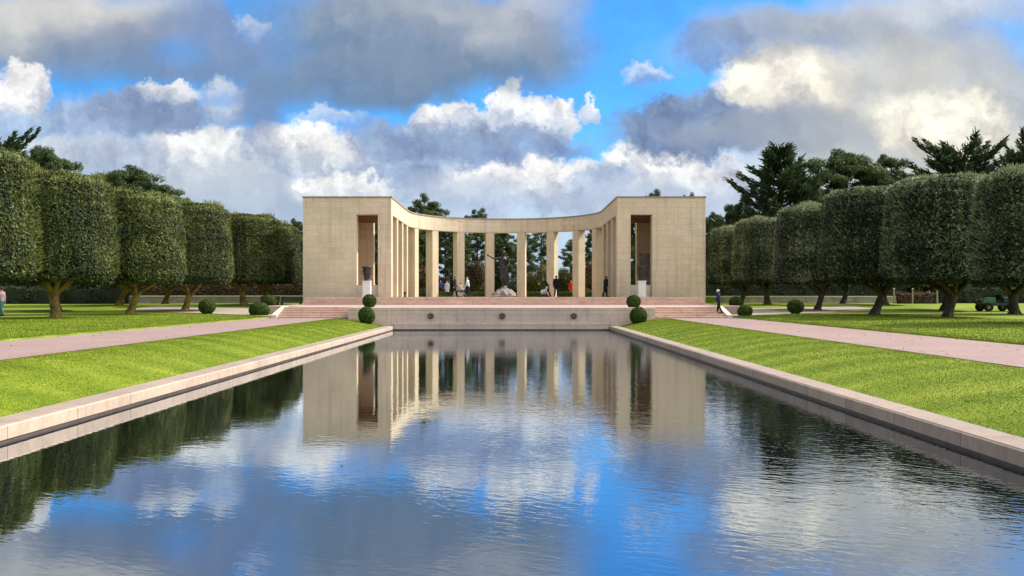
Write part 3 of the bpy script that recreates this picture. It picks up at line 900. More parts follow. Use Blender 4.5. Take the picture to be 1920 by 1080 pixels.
# wheelchair with a seated person
wl = at(863.5, .0452, TZ)
t = thing('wheelchair', 'dark wheelchair standing in the court between two walkers', 'wheelchair', wl, R(-90))
for s_ in (-1, 1):
    th = np.linspace(0, 2 * pi, 25)
    w_ = MB().tube(np.stack([np.full(25, s_ * .30), np.cos(th) * .29, .30 + np.sin(th) * .29], 1), .02, 8, False).build('wheel', M['rubber'], t, True)
    sp = MB()
    for a in np.linspace(0, pi, 7)[:-1]: sp.tube([(s_ * .30, math.cos(a) * .28, .30 + math.sin(a) * .28), (s_ * .30, -math.cos(a) * .28, .30 - math.sin(a) * .28)], .006, 5)
    sp.build('spokes', M['steel'], w_)
    MB().tube([(s_ * .24, -.22, .95), (s_ * .24, -.2, .5), (s_ * .24, .25, .48), (s_ * .24, .48, .14)], .016, 8).build('frame', M['steel'], t)
    c_ = MB(); thn = np.linspace(0, 2 * pi, 15); c_.tube(np.stack([np.full(15, s_ * .22), .38 + np.cos(thn) * .07, .09 + np.sin(thn) * .07], 1), .02, 6, False); c_.build('caster', M['rubber'], t)
bevel(MB().box(-.23, .23, -.2, .26, .44, .49).build('seat', cloth((.02, .012, .04)), t), .01)
bevel(MB().box(-.23, .23, -.24, -.2, .5, .92).build('backrest', cloth((.02, .012, .04)), t), .01)
person((wl[0] + .02, wl[1], TZ + .02), R(-90), 'seated person in a white top with dark purple legs in the wheelchair', (.62, .55, .48), (.035, .015, .06), (.25, .09, .03), joints(sit=True, armL=((-.06, .08, -.25), (.06, .22, -.02)), armR=((.06, .08, -.25), (-.06, .22, -.02))), 1.6)
# pushchair
pl = at(1020, .0450, TZ)
t = thing('pushchair', 'pale folded pushchair in front of the bending person', 'pushchair', pl, R(100))
for s_ in (-1, 1):
    for yy in (-.3, .3):
        th = np.linspace(0, 2 * pi, 17); MB().tube(np.stack([np.full(17, s_ * .24), yy + np.cos(th) * .09, .10 + np.sin(th) * .09], 1), .02, 6, False).build('wheel', M['rubber'], t)
    MB().tube([(s_ * .23, .3, .1), (s_ * .23, -.1, .55), (s_ * .23, -.42, 1.0)], .014, 8).build('frame', M['steel'], t)
MB().tube([(-.23, -.42, 1.0), (.23, -.42, 1.0)], .018, 8).build('handle', M['rubber'], t)
b = MB().capsule((0, .18, .42), .13, (0, -.12, .45), .14, 12, (1.5, .8)); b.capsule((0, -.12, .45), .14, (0, -.24, .78), .13, 12, (1.5, .7)); remesh(b, 'seat', cloth((.5, .48, .46)), t, .02)

# bronze figure on its stone base (generic standing youth, arm out)
sc_ = P(946, 556.6, .0495)
t = thing('statue', 'dark bronze statue of a rising figure with one arm out, on a pale stone base', 'statue', (sc_[0], sc_[1], TZ))
b = MB()
for i in range(46):
    a = rng.uniform(0, 2 * pi); r = rng.uniform(0, .95); hgt = .95 * (1 - r / 1.5) + .1
    b.ball((r * math.cos(a), r * math.sin(a) * .8, hgt * .45), rng.uniform(.2, .36), rng.uniform(.2, .36), hgt * rng.uniform(.45, .62), 10, 7)
b.box(-1.1, 1.1, -.9, .9, 0, .14)
remesh(b, 'base', M['rock'], t, .06, it=1)
b = MB(); S = 2.05
def q(x, y, z): return np.array([x, y, z + .0]) * S * np.array([1, 1, 1]) + np.array([0, 0, .75])
hp, wst, ch, nk, hd = q(-.05, 0, .92), q(-.09, 0, 1.10), q(-.06, -.02, 1.30), q(-.03, -.02, 1.48), q(-.04, -.05, 1.63)
b.capsule(hp, .15 * S, wst, .125 * S, 14, (1.1, .85)); b.capsule(wst, .125 * S, ch, .165 * S, 14, (1.15, .8)); b.capsule(ch, .15 * S, nk, .06 * S, 14, (1.25, .8)); b.capsule(nk, .055 * S, hd, .06 * S)
b.ball(hd, .078 * S, .095 * S, .112 * S); b.ball(hd + np.array([0, -.04 * S, -.05 * S]), .05 * S, .05 * S, .05 * S)
b.capsule(hd + np.array([0, -.09 * S, 0]), .012 * S, hd + np.array([0, -.11 * S, -.02 * S]), .016 * S)
b.capsule(q(-.20, 0, 1.40), .062 * S, q(-.46, -.03, 1.36), .050 * S); b.capsule(q(-.46, -.03, 1.36), .048 * S, q(-.66, -.05, 1.47), .034 * S)
b.capsule(q(-.66, -.05, 1.47), .032 * S, q(-.73, -.06, 1.51), .028 * S)
for i in range(4): b.capsule(q(-.73, -.06, 1.505 + .012 * (i - 1.5)), .012 * S, q(-.81, -.07, 1.54 + .028 * (i - 1.5)), .010 * S, 6)
b.capsule(q(-.70, -.06, 1.50), .013 * S, q(-.72, -.07, 1.57), .010 * S, 6)
b.capsule(q(.12, 0, 1.42), .062 * S, q(.22, .04, 1.20), .05 * S); b.capsule(q(.22, .04, 1.20), .048 * S, q(.12, -.12, 1.02), .034 * S)
for i in range(4): b.capsule(q(.12 - .012 * i, -.12, 1.02), .013 * S, q(.08 - .014 * i, -.15, .95), .010 * S, 6)
b.capsule(q(.12, -.13, 1.03), .013 * S, q(.14, -.17, .99), .010 * S, 6)
b.capsule(q(-.12, 0, .88), .10 * S, q(-.12, -.08, .50), .066 * S); b.capsule(q(-.12, -.08, .50), .064 * S, q(-.02, .02, .12), .042 * S)
b.capsule(q(.02, 0, .88), .10 * S, q(.0, -.06, .50), .066 * S); b.capsule(q(.0, -.06, .50), .064 * S, q(.10, .04, .10), .042 * S)
b.capsule(q(-.02, .02, .1), .04 * S, q(-.02, -.1, .06), .03 * S); b.capsule(q(.10, .04, .1), .04 * S, q(.12, -.09, .06), .03 * S)
b.capsule(q(.05, .02, .95), .11 * S, q(.10, .06, .42), .05 * S, 12, (.9, .5))
remesh(b, 'figure', M['bronze'], t, .028)

# ------------------------------------------------------------------ clipped trees
def fib(n): 
    i = np.arange(n) + .5
    return i

def nz(p, s=1.0, seed=0):
    """cheap smooth value noise in -1..1"""
    p = p * s + seed * 3.7
    return (np.sin(p[:, 0] * 1.7 + np.sin(p[:, 1] * 2.3 + 1.3)) + np.sin(p[:, 1] * 1.9 + np.sin(p[:, 2] * 2.1 + .7)) + np.sin(p[:, 2] * 2.2 + np.sin(p[:, 0] * 1.6 + 2.1))) / 3

def crown_profile(t):
    """radius factor for t = 0 (bottom) .. 1 (top)"""
    r = 1.0 - .03 * t - .09 * t ** 2.0
    r = r * np.where(t > .90, np.sqrt(np.clip(1 - (np.clip(t - .90, 0, 1) / .102) ** 2.2 * .36, 0, 1)), 1)
    r = r * np.where(t < .10, .84 + .16 * np.clip(t / .10, 0, 1) ** .6, 1)
    return r

def clipped_crown(seed, zb, zt, rad, N=68000):
    """drum-shaped clipped crown: leaves over a solid leafy core"""
    mb = MB(); H = zt - zb
    # core: darkest tint paints the shade seen in gaps between leaves
    n, m = 40, 16; vs = []; fs = []
    prof = [(.02, .10)] + [(float(crown_profile(np.array(tt))) * .87, tt) for tt in np.linspace(.07, .92, m - 2)] + [(.02, .955)]
    for r, tt in prof:
        for j in range(n):
            th = 2 * pi * j / n; rr = r * rad * (1 + .02 * math.sin(3 * th + seed) + .015 * math.sin(7 * th + tt * 9))
            vs.append((rr * math.cos(th), rr * math.sin(th), zb + tt * H))
    for i in range(len(prof) - 1):
        for j in range(n): fs.append((i * n + j, i * n + (j + 1) % n, (i + 1) * n + (j + 1) % n, (i + 1) * n + j))
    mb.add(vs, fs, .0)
    # side leaves
    Ns = int(N * .74); th = rng.uniform(0, 2 * pi, Ns); tt = rng.uniform(0, 1, Ns)
    rr = crown_profile(tt) * rad * (1 + .02 * np.sin(3 * th + seed) + .015 * np.sin(7 * th + tt * 9))
    p = np.stack([np.cos(th) * rr, np.sin(th) * rr, zb + tt * H], 1)
    bump = nz(p, 1.6, seed) * .09 + nz(p, 4.5, seed + 2) * .06
    dep = rng.uniform(0, 1, Ns) ** 1.5 * .44
    p[:, :2] *= (1 + (bump - dep + .09) / rad)[:, None]
    nrm = np.stack([np.cos(th), np.sin(th), np.full(Ns, .25)], 1)
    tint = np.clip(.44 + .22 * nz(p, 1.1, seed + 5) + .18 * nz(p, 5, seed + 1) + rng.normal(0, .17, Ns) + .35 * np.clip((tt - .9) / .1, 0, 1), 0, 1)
    mb.cards(p, nrm, rng.uniform(.05, .10, Ns), rng.uniform(.026, .05, Ns), tint, .40)
    # top leaves and the soft new shoots
    Nt = int(N * .16); th = rng.uniform(0, 2 * pi, Nt); rr = np.sqrt(rng.uniform(0, 1, Nt)) * rad * .79
    p = np.stack([np.cos(th) * rr, np.sin(th) * rr, zb + H * (1 - .035 * (rr / rad) ** 3) + rng.normal(0, .06, Nt)], 1); p[:, 2] += nz(p, 1.8, seed) * .07
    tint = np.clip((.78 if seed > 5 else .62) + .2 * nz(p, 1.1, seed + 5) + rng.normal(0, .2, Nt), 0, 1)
    mb.cards(p, np.tile([0, 0, 1.0], (Nt, 1)), rng.uniform(.055, .10, Nt), rng.uniform(.028, .05, Nt), tint, .8)
    Nh = 7000 if seed > 5 else 2600; th = rng.uniform(0, 2 * pi, Nh); rr = np.sqrt(rng.uniform(.25, 1, Nh)) * rad * .80
    p = np.stack([np.cos(th) * rr, np.sin(th) * rr, zb + H * (.985 - .03 * (rr / rad) ** 3)], 1)
    dv = np.stack([rng.normal(0, .3, Nh), rng.normal(0, .3, Nh), np.ones(Nh)], 1)
    dens = np.clip(nz(p, 1.2, seed + 9) + .5, .1, 1.3)
    mb.blades(p, dv, rng.uniform(.2, .62, Nh) * dens, .024, np.clip(rng.normal(.92, .1, Nh), 0, 1))
    # stray shoots on the sides, rim light painted in as a paler tint
    Nh = 3200; th = rng.uniform(0, 2 * pi, Nh); tt = rng.uniform(.03, .97, Nh); rr = crown_profile(tt) * rad * 1.0
    p = np.stack([np.cos(th) * rr, np.sin(th) * rr, zb + tt * H], 1)
    mb.blades(p, np.stack([np.cos(th), np.sin(th), rng.uniform(.2, 1.2, Nh)], 1), rng.uniform(.12, .30, Nh), .022, np.clip(rng.normal(.85, .12, Nh), 0, 1))
    # ragged underside
    Nu = int(N * .10); th = rng.uniform(0, 2 * pi, Nu); rr = np.sqrt(rng.uniform(0, 1, Nu)) * rad * .96
    p = np.stack([np.cos(th) * rr, np.sin(th) * rr, zb + .1 * H * (1 - (rr / rad) ** 4) + rng.normal(0, .10, Nu)], 1)
    p[:, 2] += nz(p, 1.5, seed + 4) * .13
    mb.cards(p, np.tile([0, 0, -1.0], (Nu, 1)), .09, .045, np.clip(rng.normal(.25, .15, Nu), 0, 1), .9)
    return mb

def clipped_trunk(seed, zb, rad, r0=.30, lean=(0, 0), fork=.55):
    g = random.Random(seed); mb = MB()
    hf = zb * fork + .15
    top = np.array([lean[0], lean[1], hf])
    pts = [np.array([0, 0, -.15]), np.array([lean[0] * .04, lean[1] * .04, .12]), np.array([lean[0] * .35, lean[1] * .35, hf * .4]), np.array([lean[0] * .7, lean[1] * .7, hf * .75]), top]
    mb.tube(pts, [r0 * 1.55, r0 * 1.2, r0 * .98, r0 * .95, r0 * 1.0], 14)
    for a in range(6):   # root flare
        an = a * pi / 3 + g.uniform(-.3, .3)
        mb.tube([(math.cos(an) * r0 * 1.9, math.sin(an) * r0 * 1.9, -.12), (math.cos(an) * r0 * 1.2, math.sin(an) * r0 * 1.2, .06), (math.cos(an) * r0 * .6, math.sin(an) * r0 * .6, .38)], [r0 * .22, r0 * .32, r0 * .3], 8)
    nb = g.choice((4, 5, 6)); a0 = g.uniform(0, 6)
    for i in range(nb):
        an = a0 + i * 2 * pi / nb + g.uniform(-.35, .35); L = rad * g.uniform(.45, .8)
        e = np.array([math.cos(an) * L, math.sin(an) * L, zb + g.uniform(.4, 1.2)])
        s_ = top + np.array([0, 0, g.uniform(-.25, .05)])
        mid = s_ * .5 + e * .5 + np.array([0, 0, g.uniform(-.1, .25)])
        mb.tube([s_, s_ * .75 + mid * .25 + np.array([0, 0, .05]), mid, e], [r0 * .62, r0 * .55, r0 * .42, r0 * .22], 9)
        for _ in range(2):
            e2 = mid + np.array([g.uniform(-.8, .8), g.uniform(-.8, .8), g.uniform(.5, 1.2)]); mb.tube([mid, (mid + e2) / 2 + np.array([0, 0, .1]), e2], [r0 * .28, r0 * .2, r0 * .1], 7)
    return mb

# prototypes: base at z=0, crown from 1.9 to 7.6
protoA = []
for i, (mt, bk) in enumerate((('oak', 'bark lichen'), ('oak', 'bark lichen'), ('oak grey', 'bark'), ('oak grey', 'bark'))):
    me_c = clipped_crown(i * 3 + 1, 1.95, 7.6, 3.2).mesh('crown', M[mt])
    me_t = [clipped_trunk(i * 5 + j, 2.0, 3.0, (.22, .27, .25)[j], ((.35, .0), (-.15, 0), (.55, .1))[j]).mesh('trunk', M[bk], True) for j in range(3)]
    protoA.append((me_c, me_t))

def clipped(loc, rz, var, tr, sxy, sz, label, group):
    t = thing('clipped_tree', label, 'tree', loc, rz, group)
    t.scale = (sxy, sxy, sz)
    for nm, me in (('crown', protoA[var][0]), ('trunk', protoA[var][1][tr])):
        o = bpy.data.objects.new(nm, me); COL.objects.link(o); o.parent = t
        if nm == 'trunk': o.rotation_euler = (0, 0, -rz)
    return t

GL, GR = 'drum clipped trees of the left front row', 'drum clipped trees of the right front row'
# trunk px, k, top y, half width px
left = [(-86, .0221, 266, 152, 1, 1, 'nearest clipped tree of the left row, its drum cut by the picture edge'),
        (105, .0271, 320, 113, 0, 1, 'drum clipped tree with slim yellow lichened trunk beside the left picture edge'),
        (245, .0328, 357, 103, 1, 0, 'drum clipped tree whose forked lichened trunk leans right, third along the left row'),
        (347, .0377, 377, 91, 0, 0, 'bright green drum clipped tree with ragged top shoots and stout yellow trunk'),
        (457, .0437, 398, 77, 1, 1, 'drum clipped tree with thin straight trunk left of the black benches'),
        (500, .0496, 415, 66, 0, 1, 'dark clipped tree half hidden beside the left loggia')]
for i, (px, k, ty, hw, var, tr, lab) in enumerate(left):
    x = CX + (px - 957) * k; y = F * k; z = gz(x, y)
    top = CZ + (555.6 - ty) * k
    clipped((x, y, z - .02), i * 1.3, var, tr, hw * k / 3.42, (top - .22 - z) / 7.75, lab, GL)
right = [(1968, .0218, 306, 142, 3, 1, 'nearest clipped tree of the right row, silvery drum cut by the picture edge'),
         (1777, .0282, 326, 122, 2, 0, 'broad clipped tree with slender straight trunk on the right lawn'),
         (1640, .0318, 346, 103, 3, 2, 'clipped tree whose dark trunk leans to the right, on the right lawn'),
         (1533, .0384, 380, 84, 2, 0, 'clipped tree behind the far right box ball, its short trunk in shade'),
         (1439, .0450, 404, 68, 3, 1, 'clipped tree with a thin straight trunk left of the loose box ball'),
         (1388, .0507, 421, 64, 2, 2, 'dark clipped tree with branching trunk next to the right loggia')]
for i, (px, k, ty, hw, var, tr, lab) in enumerate(right):
    x = CX + (px - 957) * k; y = F * k; z = gz(x, y)
    top = CZ + (555.6 - ty) * k
    clipped((x, y, z - .02), i * 1.7 + .4, var, tr, hw * k / 3.40, (top - .22 - z) / 7.75, lab, GR)
G2L, G2R = 'second row of clipped trees on the left', 'second row of clipped trees on the right'
for i, k in enumerate((.0300, .0377, .0437, .0496)):
    x, y = -31.6 - (i == 3) * .0, F * k; z = gz(x, y)
    clipped((x, y, z), i * 2.1, i % 2, i % 3, 1.0, .98, ('shaded clipped tree of the outer left row behind the mauve person', 'shaded clipped tree of the outer left row behind the slim lichened trunk', 'shaded clipped tree of the outer left row behind the forked lichened trunk', 'shaded clipped tree with black trunk showing left of the stout yellow trunk')[i], G2L)
for i, k in enumerate((.0330, .0384, .0445, .0500)):
    x, y = 31.7, F * k; z = gz(x, y)
    clipped((x, y, z), i * 1.1, 2 + i % 2, (1, 0, 1, 0)[i], 1.0, .98, ('shaded clipped tree with a thick black trunk right of the green cart', 'shaded clipped tree with black trunk just behind the slender straight trunk', 'shaded clipped tree of the outer right row behind the leaning trunk', 'shaded clipped tree with thin dark trunk before the pale rubble wall')[i], G2R)

# ------------------------------------------------------------------ box balls
def box_ball(seed, N=7000):
    mb = MB(); mb.ball((0, 0, 0), .87, n=24, m=14); mb.t[-1][:] = .1
    d = rng.normal(0, 1, (N, 3)); d /= np.linalg.norm(d, axis=1)[:, None]
    r = 1 + nz(d, 1.6, seed + 6) * .05 + nz(d, 4, seed) * .025 - rng.uniform(0, 1, N) ** 2 * .07
    p = d * r[:, None]
    mb.cards(p, d, .06, .036, np.clip(.5 + .2 * nz(d, 5, seed + 3) + rng.normal(0, .28, N), 0, 1), .6)
    return mb
bmesh_ = [box_ball(i).mesh('leaves', M['box']) for i in range(2)]
balls = [(388, 575, 16, 13.5, .034, 'round box ball on the left lawn in front of the stout yellow trunk'),
         (486, 582, 19, 15, .0325, 'larger squat box ball at the corner of the left lawn'),
         (504, 565, 14, 11, .0365, 'small box ball in front of the black benches'),
         (693, 564.5, 13, 12.5, .0302, 'box ball on the fountain wall, above another ball on the left bank'),
         (687.5, 592, 16, 16, .0292, 'box ball on the grass bank at the left end of the fountain wall'),
         (1188, 566, 13, 12.5, .0302, 'box ball on the fountain wall, above another ball on the right bank'),
         (1197, 592.5, 16.5, 16, .0292, 'box ball on the grass bank at the right end of the fountain wall'),
         (1380, 567.5, 13, 11.5, .0365, 'small box ball behind another, right of the person in navy'),
         (1396.5, 584, 14, 12, .032, 'box ball at the corner of the right lawn'),
         (1492, 575, 15, 13, .034, 'loose box ball with open twigs on the right lawn')]
for i, (px, py, rx, ry, k, lab) in enumerate(balls):
    c = P(px, py, k)
    t = thing('box_ball', lab, 'shrub', (c[0], c[1], c[2] - ry * k), i * .9, 'clipped box balls')
    o = bpy.data.objects.new('leaves', bmesh_[i % 2]); COL.objects.link(o); o.parent = t
    o.scale = (rx * k, rx * k, ry * k * 1.06); o.location = (0, 0, ry * k)
    g0 = gz(c[0], c[1]) if i not in (3, 5) else LZ
    b = c[2] - ry * k
    MB().tube([(0, 0, min(0, g0 - b) - .02), (.01, 0, ry * k)], [.05, .04], 8).build('stem', M['bark'], t)

# ------------------------------------------------------------------ hedges, walls, shrubs
def leafy_box(x0, x1, y0, y1, z0, z1, per=160, size=.09, bump=.12, seed=0):
    """hedge: leaves over a solid core, in local coordinates"""
    mb = MB(); mb.box(x0 + .14, x1 - .14, y0 + .14, y1 - .14, z0, z1 - .16); mb.t[-1][:] = .05
    A = [((x1 - x0) * (z1 - z0), 'f'), ((x1 - x0) * (y1 - y0), 't'), ((y1 - y0) * (z1 - z0), 'l'), ((y1 - y0) * (z1 - z0), 'r')]
    for a, w in A:
        N = int(a * per); 
        if N < 1: continue
        u, v = rng.uniform(0, 1, (2, N)); dpt = rng.uniform(-.03, .2, N)
        if w == 'f': p = np.stack([x0 + u * (x1 - x0), y0 + dpt, z0 + v * (z1 - z0)], 1); n_ = (0, -1, .2)
        elif w == 't': p = np.stack([x0 + u * (x1 - x0), y0 + v * (y1 - y0), z1 - dpt], 1); n_ = (0, 0, 1)
        elif w == 'l': p = np.stack([x0 + dpt, y0 + u * (y1 - y0), z0 + v * (z1 - z0)], 1); n_ = (-1, 0, .2)
        else: p = np.stack([x1 - dpt, y0 + u * (y1 - y0), z0 + v * (z1 - z0)], 1); n_ = (1, 0, .2)
        b = nz(p, 1.3, seed) * bump + nz(p, 4, seed + 1) * bump * .5
        p[:, 2] += b * np.clip((p[:, 2] - z0) / (z1 - z0), 0, 1) * (2.0 if w == 't' else 1.0); p[:, 1] -= b
        mb.cards(p, np.tile(n_, (N, 1)), size * rng.uniform(.7, 1.3, N), size * .5, np.clip(.45 + .3 * nz(p, .8, seed + 2) + rng.normal(0, .2, N), 0, 1), .8)
    return mb

def shrub_mass(rx, ry, h, N=6000, size=.11, seed=0):
    mb = MB()
    lobes = [(rng.uniform(-.55, .55) * rx, rng.uniform(-.5, .5) * ry, h * rng.uniform(.3, .68), rng.uniform(.35, .55)) for _ in range(9)]
    for (a, b, c, r) in lobes:
        n = N // 9; d = rng.normal(0, 1, (n, 3)); d /= np.linalg.norm(d, axis=1)[:, None]
        s = np.array([rx * r, ry * r, h * r * .75]); rr = rng.uniform(.55, 1.08, n)[:, None] * (1 + .12 * nz(d, 3, seed)[:, None])
        p = np.array([a, b, c]) + d * s * rr; p[:, 2] = np.maximum(p[:, 2], .03)
        mb.cards(p, d, size * rng.uniform(.7, 1.3, n), size * .5, np.clip(.45 + .3 * nz(p, .9, seed) + rng.normal(0, .2, n), 0, 1), .9)
        mb.ball((a, b, c), s[0] * .6, s[1] * .6, s[2] * .6, 10, 7); mb.t[-1][:] = .1
    return mb

def shrub(px, top, k, half_px, mat, label, group=None, z=None, N=5000, size=.11):
    x, y = CX + (px - 957) * k, F * k; z = gz(x, y) if z is None else z
    h = CZ + (555.6 - top) * k - z
    t = thing('shrub', label, 'shrub', (x, y, z), 0, group)
    shrub_mass(half_px * k, half_px * k * .8, h, N, size, int(px)).build('leaves', M[mat], t)
    sb = MB()
    for _ in range(5): sb.tube([(0, 0, -.05), (rng.uniform(-.3, .3), rng.uniform(-.3, .3), h * .3), (rng.uniform(-.5, .5) * half_px * k, rng.uniform(-.4, .4), h * .65)], [.07, .05, .02], 6)
    sb.build('stems', M['bark'], t)
    return t

def low_wall(px0, px1, k, ztop, zb, mat, label):
    x0, x1 = CX + (px0 - 957) * k, CX + (px1 - 957) * k; y = F * k
    t = thing('low_wall', label, 'wall', ((x0 + x1) / 2, y, zb))
    MB().box(x0, x1, y, y + .4, zb - .3, ztop - .12).build('stonework', M[mat], t, offset=t.location)
    bevel(MB().box(x0 - .05, x1 + .05, y - .06, y + .46, ztop - .12, ztop).build('coping', M['wall cap'], t, offset=t.location), .015)
low_wall(222, 600, .0545, 1.72, .80, 'rubble', 'long grey rubble wall behind the left trees, below the russet hedge')
low_wall(1300, 1688, .0545, 1.68, .80, 'rubble light', 'long pale rubble wall behind the right trees')

def hedge(name, px0, px1, k, ztop, depth, mat, label, z0=None, per=110, size=.11, bump=.12):
    x0, x1 = CX + (px0 - 957) * k, CX + (px1 - 957) * k; y = F * k; z0 = .75 if z0 is None else z0
    t = thing(name, label, 'hedge', ((x0 + x1) / 2, y, z0))
    L = (x1 - x0) / 2
    leafy_box(-L, L, 0, depth, 0, ztop - z0, per, size, bump, int(px0) % 17).build('leaves', M[mat], t)
    sb = MB()
    for i in range(int(2 * L / 1.2)): sb.tube([(-L + .6 + i * 1.2, depth / 2, -.05), (-L + .6 + i * 1.2, depth / 2, (ztop - z0) * .7)], [.05, .03], 6)
    sb.build('stems', M['bark'], t)
hedge('hedge', 240, 590, .0570, 3.0, 1.6, 'brown hedge', 'russet brown hedge behind the left rubble wall', bump=.22)
hedge('hedge', -20, 232, .0470, 2.35, 1.5, 'green hedge', 'dark green hedge under the trees at the far left', z0=.85, bump=.25)
hedge('hedge', 1300, 1700, .0580, 2.75, 1.6, 'green hedge', 'dark hedge behind the pale rubble wall on the right', bump=.3)
hedge('hedge', 1684, 1760, .0490, 1.95, .8, 'brown hedge', 'short brown hedge between pale posts, right of the rubble wall', z0=.85)
hedge('hedge', 1762, 1960, .0520, 2.5, 1.5, 'green hedge', 'dark green hedge behind the green cart', z0=.85, bump=.3)
for px in (1676, 1711, 1757):
    x, y = CX + (px - 957) * .0485, F * .0485
    t = thing('post', f'pale wooden post {"at the left end of" if px == 1676 else ("in front of" if px == 1711 else "at the right end of")} the short brown hedge', 'post', (x, y, gz(x, y)), 0, 'pale posts by the brown hedge')
    bevel(MB().box(-.06, .06, -.06, .06, -.1, 1.35).build('shaft', plain('pale post wood', (.30, .25, .16), .8, .2, 6), t), .008)
    MB().lathe([(.085, 1.35), (.085, 1.38), (.001, 1.44)], n=4).build('cap', M['wall cap'], t)

hedge('hedge', 725, 1170, .0715, 3.3, 2.0, 'green hedge', 'long dark hedge closing the view behind the colonnade', z0=TZ - .05, bump=.5, per=70, size=.16)
# low hedges just outside the curved colonnade
for sgn, who in ((-1, 'left'), (1, 'right')):
    t = thing('low_hedge', f'bright low clipped hedge outside the {who} half of the colonnade', 'hedge', (0, CY, TZ))
    mb = MB()
    N = 14000; a = rng.uniform(R(97), R(168), N) if sgn < 0 else rng.uniform(R(12), R(83), N)
    rr = rng.uniform(10.45, 11.25, N); zz = rng.choice([0, 1], N, p=[.35, .65]); z = np.where(zz == 1, .46 + rng.normal(0, .03, N), rng.uniform(0, .46, N)); rr = np.where(zz == 1, rr, 10.45 + rng.uniform(-.02, .06, N))
    p = np.stack([rr * np.cos(a), rr * np.sin(a), z], 1)
    mb.cards(p, np.where(zz[:, None] == 1, [0, 0, 1.0], np.stack([-np.cos(a), -np.sin(a), a * 0], 1)), .06, .035, np.clip(rng.normal(.7, .2, N), 0, 1), .6)
    aa = np.linspace(*((R(97), R(168)) if sgn < 0 else (R(12), R(83))), 25); v = []; f = []
    for q_ in aa:
        for r_, z_ in ((10.5, 0), (11.2, 0), (11.2, .43), (10.5, .43)): v.append((r_ * math.cos(q_), r_ * math.sin(q_), z_))
    for i in range(24):
        for j in range(4): f.append((i * 4 + j, i * 4 + (j + 1) % 4, (i + 1) * 4 + (j + 1) % 4, (i + 1) * 4 + j))
    mb.add(v, f, .2)
    mb.build('leaves', M['box'], t)
# planted ground behind the colonnade, level with the court
mb = MB(); mb.box(-22, 22, 96.52, 135, .3, TZ - .03); mb.box(-22, -9.11, 92.01, 96.5, .3, TZ - .04); mb.box(9.11, 22, 92.01, 96.5, .3, TZ - .04)
struct(mb.build('upper_lawn', M['lawn']))

SG = 'shrubs behind the colonnade'
shrub(792, 497, .064, 26, 'brown hedge', 'dark brown shrub seen in the leftmost gap of the colonnade', SG, TZ)
shrub(832, 505, .0605, 14, 'brown hedge', 'orange brown shrub behind the people in blue and white', SG, TZ)
shrub(893, 482, .066, 34, 'brown hedge', 'russet shrub left of the statue between two columns', SG, TZ)
shrub(850, 500, .068, 28, 'green hedge', 'dark green shrub behind the second column gap', SG, TZ)
shrub(965, 522, .066, 34, 'green hedge', 'dark green shrub behind the statue base', SG, TZ)
shrub(1012, 493, .066, 32, 'olive shrub', 'large olive green shrub right of the statue', SG, TZ)
shrub(1060, 503, .068, 30, 'olive shrub', 'olive shrub behind the person in black', SG, TZ)
shrub(1108, 490, .066, 24, 'brown hedge', 'russet shrub at the right end of the colonnade', SG, TZ)
shrub(790, 540, .0585, 9, 'green hedge', 'small dark round shrub at the left end of the low hedge', None, TZ, 1500, .07)
shrub(1103, 540, .0585, 9, 'brown hedge', 'small reddish shrub at the right end of the low hedge', None, TZ, 1500, .07)

# ------------------------------------------------------------------ tall background trees
def pine_parts(seed, H=10.0, W=3.2, clumps=46, sparse=1.0, base=.3, per=230):
    g = np.random.default_rng(seed); wood = MB(); lf = MB()
    bendx, bendy = g.normal(0, .25, 2)
    def trunk(t): return np.array([bendx * math.sin(t * 3.0), bendy * math.sin(t * 2.6), H * .96 * t])
    ts = np.linspace(0, 1, 9); wood.tube([trunk(t) for t in ts], .26 * (1 - ts * .85) * H / 10, 9)
    for i in range(clumps):
        t = base + (1 - base) * (i + g.uniform(0, 1)) / clumps
        prof = (1 - ((t - base) / (1 - base)) ** 4.5) * .85 + .25
        prof *= min(1, .45 + (t - base) * 3.2)
        L = W * prof * g.uniform(.35, 1.05); an = i * 2.4 + g.uniform(-.5, .5)
        s = trunk(t * .96); e = s + np.array([math.cos(an) * L, math.sin(an) * L, g.uniform(-.1, .55) + .15 * L])
        m = (s + e) / 2 + np.array([0, 0, g.uniform(-.25, .1)])
        wood.tube([s, m, e], [.07 * (1.1 - t) + .025, .04, .015], 6)
        for q_ in range(3 if L > 1.0 else 2):
            c = e + (m - e) * (q_ * .42) + g.normal(0, .16, 3)
            n = int(per * g.uniform(.6, 1.1) * sparse); rad = g.uniform(.38, .72)
            d = g.normal(0, 1, (n, 3)); d /= np.linalg.norm(d, axis=1)[:, None]
            p = c + d * np.array([rad, rad, rad * .5]) * (g.uniform(0, 1, n) ** .5)[:, None]
            tint = np.clip(.42 + g.normal(0, .12) + .25 * d[:, 2] * 0 + g.normal(0, .16, n), 0, 1)
            lf.cards(p, d + np.array([0, 0, .5]), g.uniform(.10, .2, n), g.uniform(.022, .04, n), tint, .7)
    return wood, lf

